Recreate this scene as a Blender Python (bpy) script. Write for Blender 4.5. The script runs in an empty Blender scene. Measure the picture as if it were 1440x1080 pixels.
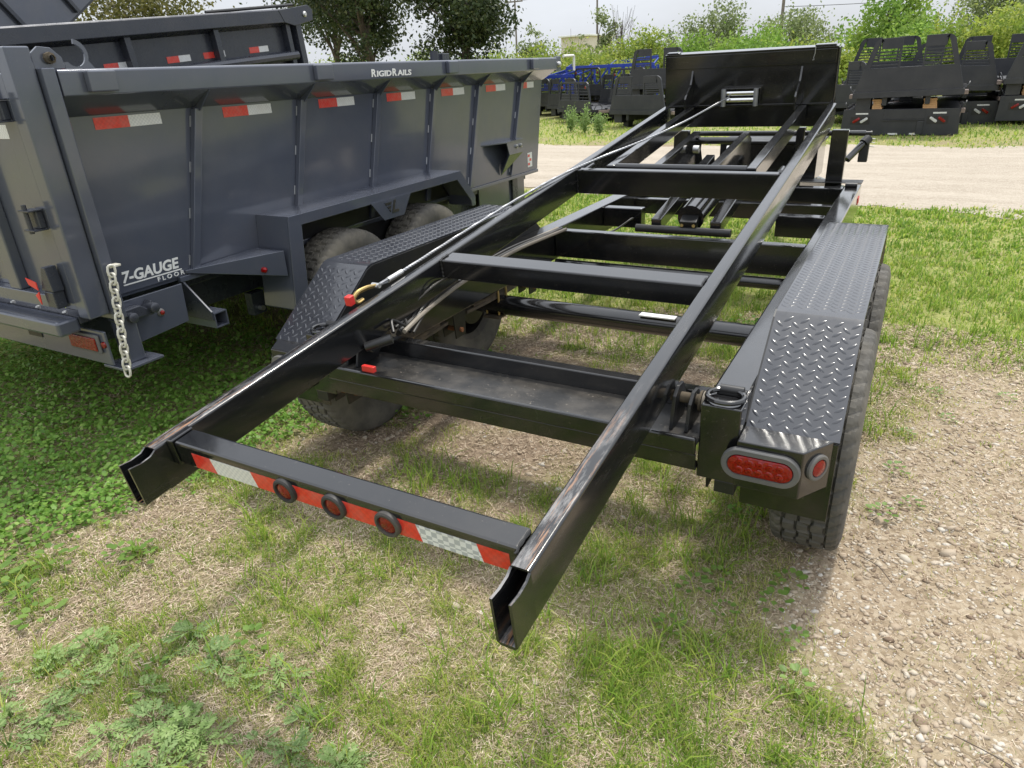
import bpy, math, random
import numpy as np
from mathutils import Vector, Matrix
R = math.radians
random.seed(7); rng = np.random.default_rng(7)
sc = bpy.context.scene
COL = sc.collection

# ------------------------------------------------------------------ camera
cam_d = bpy.data.cameras.new('camera'); cam = bpy.data.objects.new('camera', cam_d); COL.objects.link(cam)
cam_d.sensor_width = 36; cam_d.lens = 965/1440*36; cam_d.clip_end = 3000; cam_d.clip_start = .05
_p, _y, _r = R(24.54), R(30.2), R(-2.99)
_fw = Vector((-math.sin(_y)*math.cos(_p), math.cos(_y)*math.cos(_p), -math.sin(_p)))
_rt0 = Vector((math.cos(_y), math.sin(_y), 0)); _up0 = _rt0.cross(_fw)
_rt = _rt0*math.cos(_r) + _up0*math.sin(_r); _up = _up0*math.cos(_r) - _rt0*math.sin(_r)
cam.matrix_world = Matrix(((_rt.x, _up.x, -_fw.x, 0), (_rt.y, _up.y, -_fw.y, 0), (_rt.z, _up.z, -_fw.z, 1.65), (0, 0, 0, 1)))
sc.camera = cam
sc.render.resolution_x = 1024; sc.render.resolution_y = 768

# ------------------------------------------------------------------ light
SUN_EL, SUN_AZ = 64, 8            # degrees; azimuth measured from +y towards +x
w = bpy.data.worlds.new('World'); sc.world = w; w.use_nodes = True
nt = w.node_tree; nt.nodes.clear()
def nd(nt, t, **k):
    n = nt.nodes.new(t)
    for a, b in k.items():
        if a.startswith('i_'): n.inputs[int(a[2:])].default_value = b
        else: setattr(n, a, b)
    return n
sky = nd(nt, 'ShaderNodeTexSky', sky_type='NISHITA', sun_disc=False, sun_elevation=R(SUN_EL), sun_rotation=R(SUN_AZ), dust_density=4.0, air_density=1.0, ozone_density=1.0)
tc = nd(nt, 'ShaderNodeTexCoord'); mp = nd(nt, 'ShaderNodeMapping'); mp.inputs['Scale'].default_value = (1, 1, 3.2)
nz = nd(nt, 'ShaderNodeTexNoise'); nz.inputs['Scale'].default_value = 2.2; nz.inputs['Detail'].default_value = 7; nz.inputs['Roughness'].default_value = .55
rp = nd(nt, 'ShaderNodeMapRange'); rp.inputs[1].default_value = .3; rp.inputs[2].default_value = .62; rp.inputs[3].default_value = .72; rp.inputs[4].default_value = .97
mx = nd(nt, 'ShaderNodeMixRGB'); # thin cloud sheet with the usual overcast rise in brightness from horizon to zenith
spz = nd(nt, 'ShaderNodeSeparateXYZ'); zr = nd(nt, 'ShaderNodeMapRange'); zr.inputs[1].default_value = 0; zr.inputs[2].default_value = 1; zr.inputs[3].default_value = 1; zr.inputs[4].default_value = 2.5
vm = nd(nt, 'ShaderNodeVectorMath', operation='SCALE'); vm.inputs[0].default_value = (7.6, 7.95, 8.5)
bg = nd(nt, 'ShaderNodeBackground'); bg.inputs[1].default_value = .095
wo = nd(nt, 'ShaderNodeOutputWorld')
L = nt.links.new
L(tc.outputs['Generated'], spz.inputs[0]); L(spz.outputs[2], zr.inputs[0]); L(zr.outputs[0], vm.inputs[3]); L(vm.outputs[0], mx.inputs[2])
L(tc.outputs['Generated'], mp.inputs[0]); L(mp.outputs[0], nz.inputs[0]); L(nz.outputs[0], rp.inputs[0]); L(rp.outputs[0], mx.inputs[0])
L(sky.outputs[0], mx.inputs[1]); L(mx.outputs[0], bg.inputs[0]); L(bg.outputs[0], wo.inputs[0])
sl = bpy.data.lights.new('sun', 'SUN'); sl.energy = 3.1; sl.angle = R(7); sl.color = (1, .955, .87)
so = bpy.data.objects.new('sun', sl); COL.objects.link(so); so.location = (5, 20, 40)
_d = Vector((math.sin(R(SUN_AZ))*math.cos(R(SUN_EL)), math.cos(R(SUN_AZ))*math.cos(R(SUN_EL)), math.sin(R(SUN_EL))))
so.rotation_euler = _d.to_track_quat('Z', 'Y').to_euler()
vs = sc.view_settings; vs.view_transform = 'Standard'; vs.look = 'None'; vs.exposure = 0.13; vs.gamma = 1; vs.use_curve_mapping = False

# ------------------------------------------------------------------ materials
MAT = {}
def newmat(name):
    m = bpy.data.materials.new(name); m.use_nodes = True; MAT[name] = m
    return m, m.node_tree, m.node_tree.nodes['Principled BSDF']
def ramp(nt, fac, stops):
    r = nd(nt, 'ShaderNodeValToRGB'); e = r.color_ramp.elements
    while len(e) < len(stops): e.new(.5)
    for q, (p, c) in zip(e, stops): q.position = p; q.color = (*c, 1) if len(c) == 3 else c
    nt.links.new(fac, r.inputs[0]); return r
def noise(nt, scale, detail=4, rough=.55, coord='Object', sc3=None):
    t = nd(nt, 'ShaderNodeTexCoord'); n = nd(nt, 'ShaderNodeTexNoise')
    n.inputs['Scale'].default_value = scale; n.inputs['Detail'].default_value = detail; n.inputs['Roughness'].default_value = rough
    if sc3:
        m = nd(nt, 'ShaderNodeMapping'); m.inputs['Scale'].default_value = sc3
        nt.links.new(t.outputs[coord], m.inputs[0]); nt.links.new(m.outputs[0], n.inputs[0])
    else: nt.links.new(t.outputs[coord], n.inputs[0])
    return n
def mix(nt, fac, a, b):
    m = nd(nt, 'ShaderNodeMixRGB')
    for i, v in ((0, fac), (1, a), (2, b)):
        if hasattr(v, 'is_linked') or hasattr(v, 'links'): nt.links.new(v, m.inputs[i])
        else: m.inputs[i].default_value = v if i == 0 else ((*v, 1) if len(v) == 3 else v)
    return m.outputs[0]
def mrange(nt, v, a, b, c, d):
    m = nd(nt, 'ShaderNodeMapRange'); nt.links.new(v, m.inputs[0])
    for i, q in enumerate((a, b, c, d)): m.inputs[i+1].default_value = q
    return m.outputs[0]
def paint(name, col, rough=.25, metal=0, dust=.1, dcol=(.30, .26, .21), coat=0, spots=0, nscale=3.0, bump=.0, bscale=60):
    m, t, b = newmat(name)
    n1 = noise(t, nscale, 6, .65); n2 = noise(t, 90, 3, .6)
    c = mix(t, mrange(t, n1.outputs[0], .42, .75, 0, dust), col, dcol)
    if spots: c = mix(t, mrange(t, n2.outputs[0], .66, .72, 0, spots), c, dcol)
    t.links.new(c, b.inputs['Base Color'])
    n3 = noise(t, 7, 5, .7)
    t.links.new(mrange(t, n3.outputs[0], .3, .7, rough*.75, rough*1.45), b.inputs['Roughness'])
    b.inputs['Metallic'].default_value = metal; b.inputs['Coat Weight'].default_value = coat; b.inputs['Coat Roughness'].default_value = .08
    if bump:
        bp = nd(t, 'ShaderNodeBump'); bp.inputs['Strength'].default_value = bump; bp.inputs['Distance'].default_value = .002
        n4 = noise(t, bscale, 3, .5); t.links.new(n4.outputs[0], bp.inputs['Height']); t.links.new(bp.outputs[0], b.inputs['Normal'])
    return m
paint('black_paint', (.0062, .0066, .0076), .14, 0, .05, spots=.14, bump=.16, bscale=9, coat=.65)
paint('satin_black', (.009, .0095, .0105), .36, 0, .06, spots=.12, bump=.05)
paint('dirty_black', (.011, .011, .011), .34, 0, .20, spots=.6, nscale=6, coat=.2)
paint('tread_black', (.020, .022, .029), .27, 0, .03, spots=.08, coat=.7)
paint('grey_paint', (.084, .094, .124), .18, .2, .10, spots=.10, bump=.35, bscale=2.6, coat=.5)
paint('grey_dark', (.042, .047, .062), .24, .2, .06, bump=.06, bscale=5)
paint('bed_black', (.020, .022, .027), .38, 0, .12, dcol=(.16, .15, .14))
paint('rubber', (.075, .071, .064), .75, 0, .7, dcol=(.22, .20, .165), nscale=4, bump=.12, bscale=120)
paint('dusty_rubber', (.075, .070, .062), .85, 0, .7, dcol=(.26, .235, .185), nscale=4, bump=.12, bscale=120)
paint('gasket', (.10, .10, .10), .6, 0, .35)
paint('zinc', (.55, .55, .54), .32, .9, .2, bump=.1)
paint('chrome', (.75, .75, .75), .12, 1, .02)
paint('cable_steel', (.33, .34, .36), .4, .7, .25)
paint('brass', (.50, .36, .14), .38, .8, .45)
paint("rust", (.21, .085, .035), .8, .1, .4, dcol=(.32, .17, .09), nscale=30)
paint('dirt_metal', (.06, .05, .038), .75, .1, .7, dcol=(.20, .155, .10), nscale=14)
paint('white_paint', (.74, .74, .72), .4, 0, .15)
paint('chain_paint', (.62, .60, .53), .45, .2, .4, dcol=(.40, .36, .25), nscale=20)
paint('blue_paint', (.012, .045, .36), .35, 0, .12)
paint('wood', (.47, .27, .13), .75, 0, .5, dcol=(.60, .41, .23), nscale=5, bump=.3)
paint('grey_wood', (.24, .19, .17), .8, 0, .5, dcol=(.33, .25, .22), nscale=5)
paint('pole_wood', (.15, .13, .12), .85, 0, .4)
paint('bark', (.085, .065, .05), .9, 0, .6, dcol=(.17, .145, .12), nscale=6, bump=.5, bscale=20)
paint('red_plastic', (.62, .035, .03), .35, 0, .05)
paint('tan_wrap', (.24, .21, .17), .6, 0, .4)
paint('wire_black', (.012, .012, .012), .45, 0, .2)
paint('beige_wall', (.62, .57, .49), .8, 0, .3)
def lensmat(name, col):
    m, t, b = newmat(name)
    n = noise(t, 160, 2); c = mix(t, mrange(t, n.outputs[0], .35, .65, 0, .6), col, tuple(q*.3 for q in col))
    t.links.new(c, b.inputs['Base Color']); b.inputs['Roughness'].default_value = .10; b.inputs['Coat Weight'].default_value = 0
    v = nd(t, 'ShaderNodeTexVoronoi'); v.inputs['Scale'].default_value = 75; q = nd(t, 'ShaderNodeTexCoord'); t.links.new(q.outputs['Object'], v.inputs[0])
    bp = nd(t, 'ShaderNodeBump'); bp.inputs['Strength'].default_value = .5; bp.inputs['Distance'].default_value = .003
    t.links.new(v.outputs[0], bp.inputs['Height']); t.links.new(bp.outputs[0], b.inputs['Normal'])
lensmat('red_lens', (.26, .002, .002)); lensmat('dark_red_lens', (.20, .006, .005)); paint('grommet', (.028, .027, .026), .6, 0, .3); lensmat('white_lens', (.7, .7, .68))
def tapemat(name, ca, cb, chk):
    m, t, b = newmat(name)
    q = nd(t, 'ShaderNodeTexCoord'); mpn = nd(t, 'ShaderNodeMapping'); mpn.inputs['Scale'].default_value = chk
    k = nd(t, 'ShaderNodeTexChecker'); k.inputs['Scale'].default_value = 1.0
    t.links.new(q.outputs['Object'], mpn.inputs[0]); t.links.new(mpn.outputs[0], k.inputs[0])
    k.inputs[1].default_value = (*ca, 1); k.inputs[2].default_value = (*cb, 1)
    n = noise(t, 30, 4); c = mix(t, mrange(t, n.outputs[0], .4, .8, 0, .25), k.outputs[0], (.35, .32, .28))
    t.links.new(c, b.inputs['Base Color']); b.inputs['Roughness'].default_value = .35; b.inputs['Coat Weight'].default_value = .3
tapemat('tape_red', (.66, .030, .016), (.58, .026, .015), (90, 90, 90)); tapemat('tape_white', (.70, .70, .68), (.58, .59, .59), (110, 110, 110))
tapemat('tape_check', (.72, .73, .74), (.42, .44, .47), (62, 62, 62))
def rail_paint():
    m, t, b = newmat('worn_rail_paint')
    q = nd(t, 'ShaderNodeTexCoord'); sp = nd(t, 'ShaderNodeSeparateXYZ'); t.links.new(q.outputs['Object'], sp.inputs[0])
    n1 = noise(t, 5, 6, .7, sc3=(6, 1, 6)); n2 = noise(t, 9, 6, .7, sc3=(12, .45, 2))
    base = mix(t, mrange(t, n1.outputs[0], .5, .8, 0, .06), (.0075, .0080, .0092), (.20, .18, .16))
    geo = nd(t, 'ShaderNodeNewGeometry'); spn = nd(t, 'ShaderNodeSeparateXYZ'); t.links.new(geo.outputs['Normal'], spn.inputs[0])
    up = mrange(t, spn.outputs[2], .75, .95, 0, 1)
    rear = mrange(t, sp.outputs[1], -1.75, -1.10, 1, 0)          # rubbed by the bins at the loading end of the rails
    def mul(a, c):
        k = nd(t, 'ShaderNodeMath', operation='MULTIPLY')
        for i, v in ((0, a), (1, c)):
            if isinstance(v, (int, float)): k.inputs[i].default_value = v
            else: t.links.new(v, k.inputs[i])
        return k.outputs[0]
    scr = mul(mul(mrange(t, n2.outputs[0], .53, .60, 0, .85), rear), up)
    bare = mul(mul(mrange(t, n1.outputs[0], .48, .62, 0, .7), rear), up)
    c = mix(t, bare, base, (.30, .29, .28)); c = mix(t, scr, c, (.36, .19, .10))
    t.links.new(c, b.inputs['Base Color'])
    t.links.new(mrange(t, n1.outputs[0], .3, .7, .12, .32), b.inputs['Roughness']); b.inputs['Coat Weight'].default_value = .6; b.inputs['Coat Roughness'].default_value = .1
rail_paint()

# foliage: colour by attribute 'rnd' per leaf plus large scale clumps
def leafmat(name, stops, trans=.35, rough=.5, clump=None, cs=1.2):
    m, t, b = newmat(name)
    a = nd(t, 'ShaderNodeAttribute', attribute_name='rnd')
    r = ramp(t, a.outputs['Fac'], stops); c = r.outputs[0]
    if clump:
        n = noise(t, cs, 3, .6); c = mix(t, mrange(t, n.outputs[0], .45, .66, 0, .75), c, clump)
    t.links.new(c, b.inputs['Base Color']); b.inputs['Roughness'].default_value = rough
    b.inputs['Specular IOR Level'].default_value = .3
    tr = nd(t, 'ShaderNodeBsdfTranslucent'); t.links.new(c, tr.inputs[0])
    ms = nd(t, 'ShaderNodeMixShader'); ms.inputs[0].default_value = trans
    o = t.nodes['Material Output']; t.links.new(b.outputs[0], ms.inputs[1]); t.links.new(tr.outputs[0], ms.inputs[2]); t.links.new(ms.outputs[0], o.inputs[0])
leafmat('grass_blade', [(0, (.15, .27, .035)), (.28, (.28, .41, .06)), (.55, (.46, .52, .11)), (.8, (.62, .57, .22)), (1, (.66, .56, .33))], .5)
leafmat('straw', [(0, (.14, .095, .06)), (.4, (.40, .305, .215)), (.75, (.64, .52, .385)), (1, (.78, .68, .53))], .1, .8)
leafmat('clover', [(0, (.12, .25, .04)), (.5, (.21, .38, .065)), (1, (.34, .50, .12))], .45, .45)
leafmat('ragweed', [(0, (.17, .27, .075)), (.5, (.24, .35, .11)), (1, (.31, .41, .16))], .3, .55)
leafmat('ragweed_dark', [(0, (.12, .195, .06)), (.5, (.18, .27, .09)), (1, (.24, .33, .13))], .25, .55)
leafmat('broadleaf', [(0, (.11, .20, .035)), (1, (.20, .31, .07))], .3, .45)
leafmat('oak_leaf', [(0, (.024, .042, .013)), (.6, (.052, .078, .026)), (1, (.13, .145, .06))], .3, .45)
leafmat('olive_leaf', [(0, (.07, .075, .02)), (.6, (.13, .13, .035)), (1, (.21, .19, .06))], .3)
leafmat('bright_leaf', [(0, (.11, .22, .03)), (.5, (.21, .37, .06)), (1, (.33, .48, .11))], .5, .5, (.31, .39, .07), .8)
leafmat('yellow_leaf', [(0, (.16, .23, .035)), (.5, (.31, .38, .06)), (1, (.46, .49, .11))], .5, .5, (.18, .30, .055), .9)
leafmat('grey_leaf', [(0, (.13, .17, .065)), (.5, (.22, .275, .11)), (1, (.33, .38, .17))], .45)

def groundmat():
    m, t, b = newmat('ground_soil')
    g = nd(t, 'ShaderNodeAttribute', attribute_name='green').outputs['Fac']; gr = nd(t, 'ShaderNodeAttribute', attribute_name='gravel').outputs['Fac']
    n1 = noise(t, 1.6, 6, .65); n2 = noise(t, 38, 5, .7); n3 = noise(t, 150, 3, .6)
    soil = ramp(t, n2.outputs[0], [(.28, (.09, .066, .044)), (.5, (.25, .19, .135)), (.72, (.46, .37, .27))]).outputs[0]
    soil = mix(t, mrange(t, n1.outputs[0], .4, .65, 0, .4), soil, (.28, .205, .145))
    v = nd(t, 'ShaderNodeTexVoronoi'); v.inputs['Scale'].default_value = 55; q = nd(t, 'ShaderNodeTexCoord'); t.links.new(q.outputs['Object'], v.inputs[0])
    peb = ramp(t, v.outputs['Color'], [(0, (.22, .165, .11)), (.5, (.36, .285, .20)), (1, (.48, .405, .305))]).outputs[0]
    gra = mix(t, mrange(t, n2.outputs[0], .4, .7, 0, .55), peb, (.30, .23, .155))
    c = mix(t, gr, soil, gra)
    grn = ramp(t, n2.outputs[0], [(.3, (.16, .18, .05)), (.55, (.30, .335, .09)), (.8, (.46, .45, .20))]).outputs[0]
    c = mix(t, mrange(t, g, 0, 1, 0, .85), c, grn)
    t.links.new(c, b.inputs['Base Color']); b.inputs['Roughness'].default_value = .95; b.inputs['Specular IOR Level'].default_value = .15
    bp = nd(t, 'ShaderNodeBump'); bp.inputs['Strength'].default_value = .9; bp.inputs['Distance'].default_value = .012
    t.links.new(n2.outputs[0], bp.inputs['Height']); bp2 = nd(t, 'ShaderNodeBump'); bp2.inputs['Strength'].default_value = .7; bp2.inputs['Distance'].default_value = .004
    t.links.new(n3.outputs[0], bp2.inputs['Height']); t.links.new(bp.outputs[0], bp2.inputs['Normal']); t.links.new(bp2.outputs[0], b.inputs['Normal'])
groundmat()
def roadmat():
    m, t, b = newmat('road_gravel')
    n1 = noise(t, 1.1, 6, .6, sc3=(.35, 2.2, 1)); n2 = noise(t, 45, 5, .7); n3 = noise(t, 9, 6, .75, sc3=(.5, 2.5, 1))
    c = ramp(t, n2.outputs[0], [(.25, (.20, .165, .12)), (.5, (.39, .335, .265)), (.75, (.51, .45, .37))]).outputs[0]
    c = mix(t, mrange(t, n1.outputs[0], .42, .66, 0, .55), c, (.50, .44, .36))
    c = mix(t, mrange(t, n3.outputs[0], .52, .64, 0, .65), c, (.27, .225, .17))
    t.links.new(c, b.inputs['Base Color']); b.inputs['Roughness'].default_value = .95
    bp = nd(t, 'ShaderNodeBump'); bp.inputs['Strength'].default_value = .8; bp.inputs['Distance'].default_value = .02
    t.links.new(n2.outputs[0], bp.inputs['Height']); t.links.new(bp.outputs[0], b.inputs['Normal'])
roadmat()
def pebmat():
    m, t, b = newmat('pebble')
    a = nd(t, 'ShaderNodeAttribute', attribute_name='rnd')
    r = ramp(t, a.outputs['Fac'], [(0, (.17, .115, .075)), (.2, (.33, .25, .17)), (.55, (.44, .365, .275)), (.85, (.50, .44, .35)), (1, (.56, .53, .48))])
    n = noise(t, 60, 4); t.links.new(mix(t, mrange(t, n.outputs[0], .4, .7, 0, .4), r.outputs[0], (.36, .30, .22)), b.inputs['Base Color']); b.inputs['Roughness'].default_value = .85
pebmat()

# ------------------------------------------------------------------ mesh helpers
ORG = {}
def rootof(o):
    while o.parent: o = o.parent
    return o
def org(parent): return ORG.get(rootof(parent).name, Vector((0, 0, 0))) if parent else Vector((0, 0, 0))
def setp(o, label=None, cat=None, group=None, kind=None):
    for k, v in (('label', label), ('category', cat), ('group', group), ('kind', kind)):
        if v: o[k] = v
    return o
def thing(name, label, cat, loc=(0, 0, 0), group=None, local=False):
    o = bpy.data.objects.new(name, None); COL.objects.link(o); o.location = loc; o.empty_display_size = .2
    ORG[o.name] = Vector((0, 0, 0)) if local else Vector(loc)
    return setp(o, label, cat, group)
def dup(o, parent=None):
    c = o.copy(); COL.objects.link(c); c.parent = parent
    for ch in list(o.children): dup(ch, c)
    return c
V3 = Vector
class MB:
    def __init__(s, F=None): s.v = []; s.f = []; s.F = F
    def add(s, vs, fs):
        k = len(s.v); s.v += [V3(s.F(*p)) if s.F else V3(p) for p in vs]; s.f += [tuple(i+k for i in f) for f in fs]; return s
    def box(s, x0, x1, y0, y1, z0, z1):
        return s.add([(x, y, z) for z in (z0, z1) for y in (y0, y1) for x in (x0, x1)], [(0, 2, 3, 1), (4, 5, 7, 6), (0, 1, 5, 4), (2, 6, 7, 3), (0, 4, 6, 2), (1, 3, 7, 5)])
    def loft(s, secs, caps=True):
        n = len(secs[0]); vs = [p for q in secs for p in q]; fs = []
        for a in range(len(secs)-1):
            for i in range(n): j = (i+1) % n; fs.append((a*n+i, a*n+j, (a+1)*n+j, (a+1)*n+i))
        if caps: fs += [tuple(range(n))[::-1], tuple((len(secs)-1)*n+i for i in range(n))]
        return s.add(vs, fs)
    def prism(s, pts, d):                       # polygon (3-D points) pushed along vector d
        d = V3(d); return s.loft([[V3(p) for p in pts], [V3(p)+d for p in pts]])
    def beam(s, a, b, wd, ht, up=(0, 0, 1)):
        a, b = V3(a), V3(b); t = (b-a).normalized(); x = t.cross(V3(up)).normalized(); y = x.cross(t)
        q = lambda c: [c+x*i*wd/2+y*j*ht/2 for i, j in ((-1, -1), (1, -1), (1, 1), (-1, 1))]
        return s.loft([q(a), q(b)])
    def tube(s, path, r, n=10, caps=True, flat=1):
        path = [V3(p) for p in path]; secs = []; pu = None
        for i, p in enumerate(path):
            t = (path[min(i+1, len(path)-1)]-path[max(i-1, 0)]).normalized()
            if pu is None: pu = t.orthogonal().normalized()
            x = (pu - t*pu.dot(t)); x = x.normalized() if x.length > 1e-6 else t.orthogonal().normalized(); pu = x; y = t.cross(x)
            rr = r[i] if hasattr(r, '__len__') else r
            secs.append([p+(x*math.cos(2*math.pi*k/n)+y*flat*math.sin(2*math.pi*k/n))*rr for k in range(n)])
        return s.loft(secs, caps)
    def lathe(s, prof, c, axis='X', n=32, caps=False):
        c = V3(c); A = {'X': (V3((1, 0, 0)), V3((0, 1, 0)), V3((0, 0, 1))), 'Y': (V3((0, 1, 0)), V3((0, 0, 1)), V3((1, 0, 0))), 'Z': (V3((0, 0, 1)), V3((1, 0, 0)), V3((0, 1, 0)))}[axis] if isinstance(axis, str) else axis
        secs = [[c+A[0]*a+(A[1]*math.cos(2*math.pi*k/n)+A[2]*math.sin(2*math.pi*k/n))*r for k in range(n)] for a, r in prof]
        return s.loft(secs, caps)
    def build(s, name, mat, parent=None, bevel=0, smooth=None, seg=2, sharp=35):
        me = bpy.data.meshes.new(name); o0 = org(parent)
        me.from_pydata([p-o0 for p in s.v], [], s.f); me.update()
        import bmesh
        bm = bmesh.new(); bm.from_mesh(me); bmesh.ops.recalc_face_normals(bm, faces=bm.faces); bm.to_mesh(me); bm.free()
        me.materials.append(MAT[mat]); o = bpy.data.objects.new(name, me); COL.objects.link(o); o.parent = parent
        if smooth is None: smooth = not bevel
        if smooth:
            me.polygons.foreach_set('use_smooth', [True]*len(me.polygons)); me.set_sharp_from_angle(angle=R(sharp))
        if bevel:
            b = o.modifiers.new('bevel', 'BEVEL'); b.width = bevel; b.segments = seg; b.limit_method = 'ANGLE'; b.angle_limit = R(40)
        return o
def B(name, mat, parent, x0, x1, y0, y1, z0, z1, bevel=.004, F=None):
    return MB(F).box(x0, x1, y0, y1, z0, z1).build(name, mat, parent, bevel)
def inst_mesh(name, V, faces, rnd, mat, parent=None, smooth=False):
    """V (N,K,3) copies of one small template; faces index the template; rnd (N,) stored as attribute"""
    N, K = V.shape[:2]; me = bpy.data.meshes.new(name); o0 = np.array(org(parent))
    me.vertices.add(N*K); me.vertices.foreach_set('co', (V.reshape(-1, 3)-o0).astype(np.float32).ravel())
    lt = np.array([len(f) for f in faces]); tot = int(lt.sum()); fl = np.concatenate([np.array(f) for f in faces])
    idx = (fl[None, :]+(np.arange(N)*K)[:, None]).astype(np.int32).ravel()
    me.loops.add(N*tot); me.loops.foreach_set('vertex_index', idx)
    lts = np.tile(lt, N); st = np.concatenate([[0], np.cumsum(lts)[:-1]]).astype(np.int32)
    me.polygons.add(len(lts)); me.polygons.foreach_set('loop_start', st)
    me.update(calc_edges=True); me.validate()
    at = me.attributes.new('rnd', 'FLOAT', 'POINT'); at.data.foreach_set('value', np.repeat(rnd, K).astype(np.float32))
    if smooth: me.polygons.foreach_set('use_smooth', np.ones(len(lts), bool))
    me.materials.append(MAT[mat]); o = bpy.data.objects.new(name, me); COL.objects.link(o); o.parent = parent
    return o
def text(name, body, size, O, ux, uy, mat, parent, shear=0, bold=.012, width=None, ext=.0012):
    cu = bpy.data.curves.new(name, 'FONT'); cu.body = body; cu.size = size; cu.shear = shear; cu.offset = bold*size; cu.extrude = ext; cu.resolution_u = 3
    tmp = bpy.data.objects.new(name+'_tmp', cu); COL.objects.link(tmp); dg = bpy.context.evaluated_depsgraph_get()
    me = bpy.data.meshes.new_from_object(tmp.evaluated_get(dg)); bpy.data.objects.remove(tmp)
    ux, uy, O = V3(ux).normalized(), V3(uy).normalized(), V3(O)-org(parent); un = ux.cross(uy)
    xs_ = [v.co.x for v in me.vertices]; x0 = min(xs_); sx = width/(max(xs_)-x0) if width else 1
    for v in me.vertices: p = v.co.copy(); v.co = O+ux*(p.x-x0)*sx+uy*p.y+un*p.z
    me.materials.clear(); me.materials.append(MAT[mat]); me.name = name
    o = bpy.data.objects.new(name, me); COL.objects.link(o); o.parent = parent
    return o
def rrect(w, h, r, n=4):
    return [((w/2-r)*sx+r*math.cos(a), (h/2-r)*sy+r*math.sin(a)) for sx, sy, a0 in ((1, 1, 0), (-1, 1, 90), (-1, -1, 180), (1, -1, 270)) for a in [R(a0+90*k/n) for k in range(n+1)]]

# value noise for the ground masks
def vnoise(x, y, s, seed):
    x = np.asarray(x)*s+seed*17.3; y = np.asarray(y)*s+seed*9.1
    xi, yi = np.floor(x).astype(int), np.floor(y).astype(int); xf, yf = x-xi, y-yi
    h = lambda a, b: ((np.sin(a*127.1+b*311.7+seed*74.7)*43758.5453) % 1.0)
    u, v = xf*xf*(3-2*xf), yf*yf*(3-2*yf)
    return (h(xi, yi)*(1-u)+h(xi+1, yi)*u)*(1-v)+(h(xi, yi+1)*(1-u)+h(xi+1, yi+1)*u)*v
def fnoise(x, y, s, seed): return (vnoise(x, y, s, seed)+.5*vnoise(x, y, s*2.1, seed+1)+.25*vnoise(x, y, s*4.3, seed+2))/1.75
def sst(a, b, v): t = np.clip((v-a)/(b-a), 0, 1); return t*t*(3-2*t)
def m_gravel(x, y):
    n = fnoise(x, y, 1.3, 3)-.5
    return sst(-.12, .22, x+n*.9-.02*(y-2))*(1-sst(4.0, 4.9, y+n*1.8))*sst(-1, 1.2, y)
def m_road(x, y):
    n = fnoise(x, y, .5, 5)-.5
    return sst(8.9, 9.3, y+n*1.1-.06*np.clip(-x, 0, 6))*(1-sst(15.2, 15.7, y+n*1.4))
def m_clover(x, y):
    n = fnoise(x, y, 1.7, 8)-.5
    a = sst(-.15, .25, (-2.55-x)+n*.8+.25*(y-1.2))*sst(.55, 1.1, y+n*.9+.1*(x+3))*(1-sst(2.6, 3.6, y+n))
    b = .75*sst(.02, .16, fnoise(x, y, 2.2, 12)-.56)*sst(2.2, 2.7, y)*sst(-1.15, -.75, x)*(1-sst(-.5, -.2, x))
    return np.clip(a+b, 0, 1)
def m_dirt(x, y):      # bare strip under the roll-off trailer and beside its wheels
    n = fnoise(x, y, 1.5, 21)-.5
    a = sst(-2.5, -2.2, x+n*.7)*(1-sst(-1.05, -.6, x+n*.8))*sst(1.75, 2.3, y+n*.5)*(1-sst(3.5, 4.3, y+n))
    b = sst(-2.75, -2.45, x+n*.4)*(1-sst(-2.35, -2.1, x+n*.4))*sst(1.7, 2.1, y+n*.4)*(1-sst(3.2, 4.2, y))*.8
    c = sst(-.5, -.2, x+n*.6)*(1-sst(.1, .3, x))*sst(1.55, 1.8, y+n*.3)*(1-sst(2.3, 2.7, y))*.8
    return np.clip(np.maximum(np.maximum(a, b), c), 0, 1)
def m_green(x, y):
    n = fnoise(x, y, 1.25, 31); n2 = fnoise(x, y, 3.6, 41)
    g = .64+.95*(n-.47)+.7*(n2-.5)+.75*(fnoise(x, y, 10, 45)-.5)
    g = g+.45*sst(3.6, 4.8, y)*(1-sst(8.9, 9.4, y))+.22*sst(16, 17.5, y)
    g = g+.25*sst(-.2, .25, (x+.75)*.9-(y-1.15)*.7+.2)*(1-sst(1.5, 1.9, y))-.22*sst(.1, .5, (-1.7-x)-(y-.9)*.5)
    g = g-.6*m_dirt(x, y); g = g*(1-.93*m_gravel(x, y))*(1-m_road(x, y))
    return np.clip(g, 0, 1)

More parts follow.
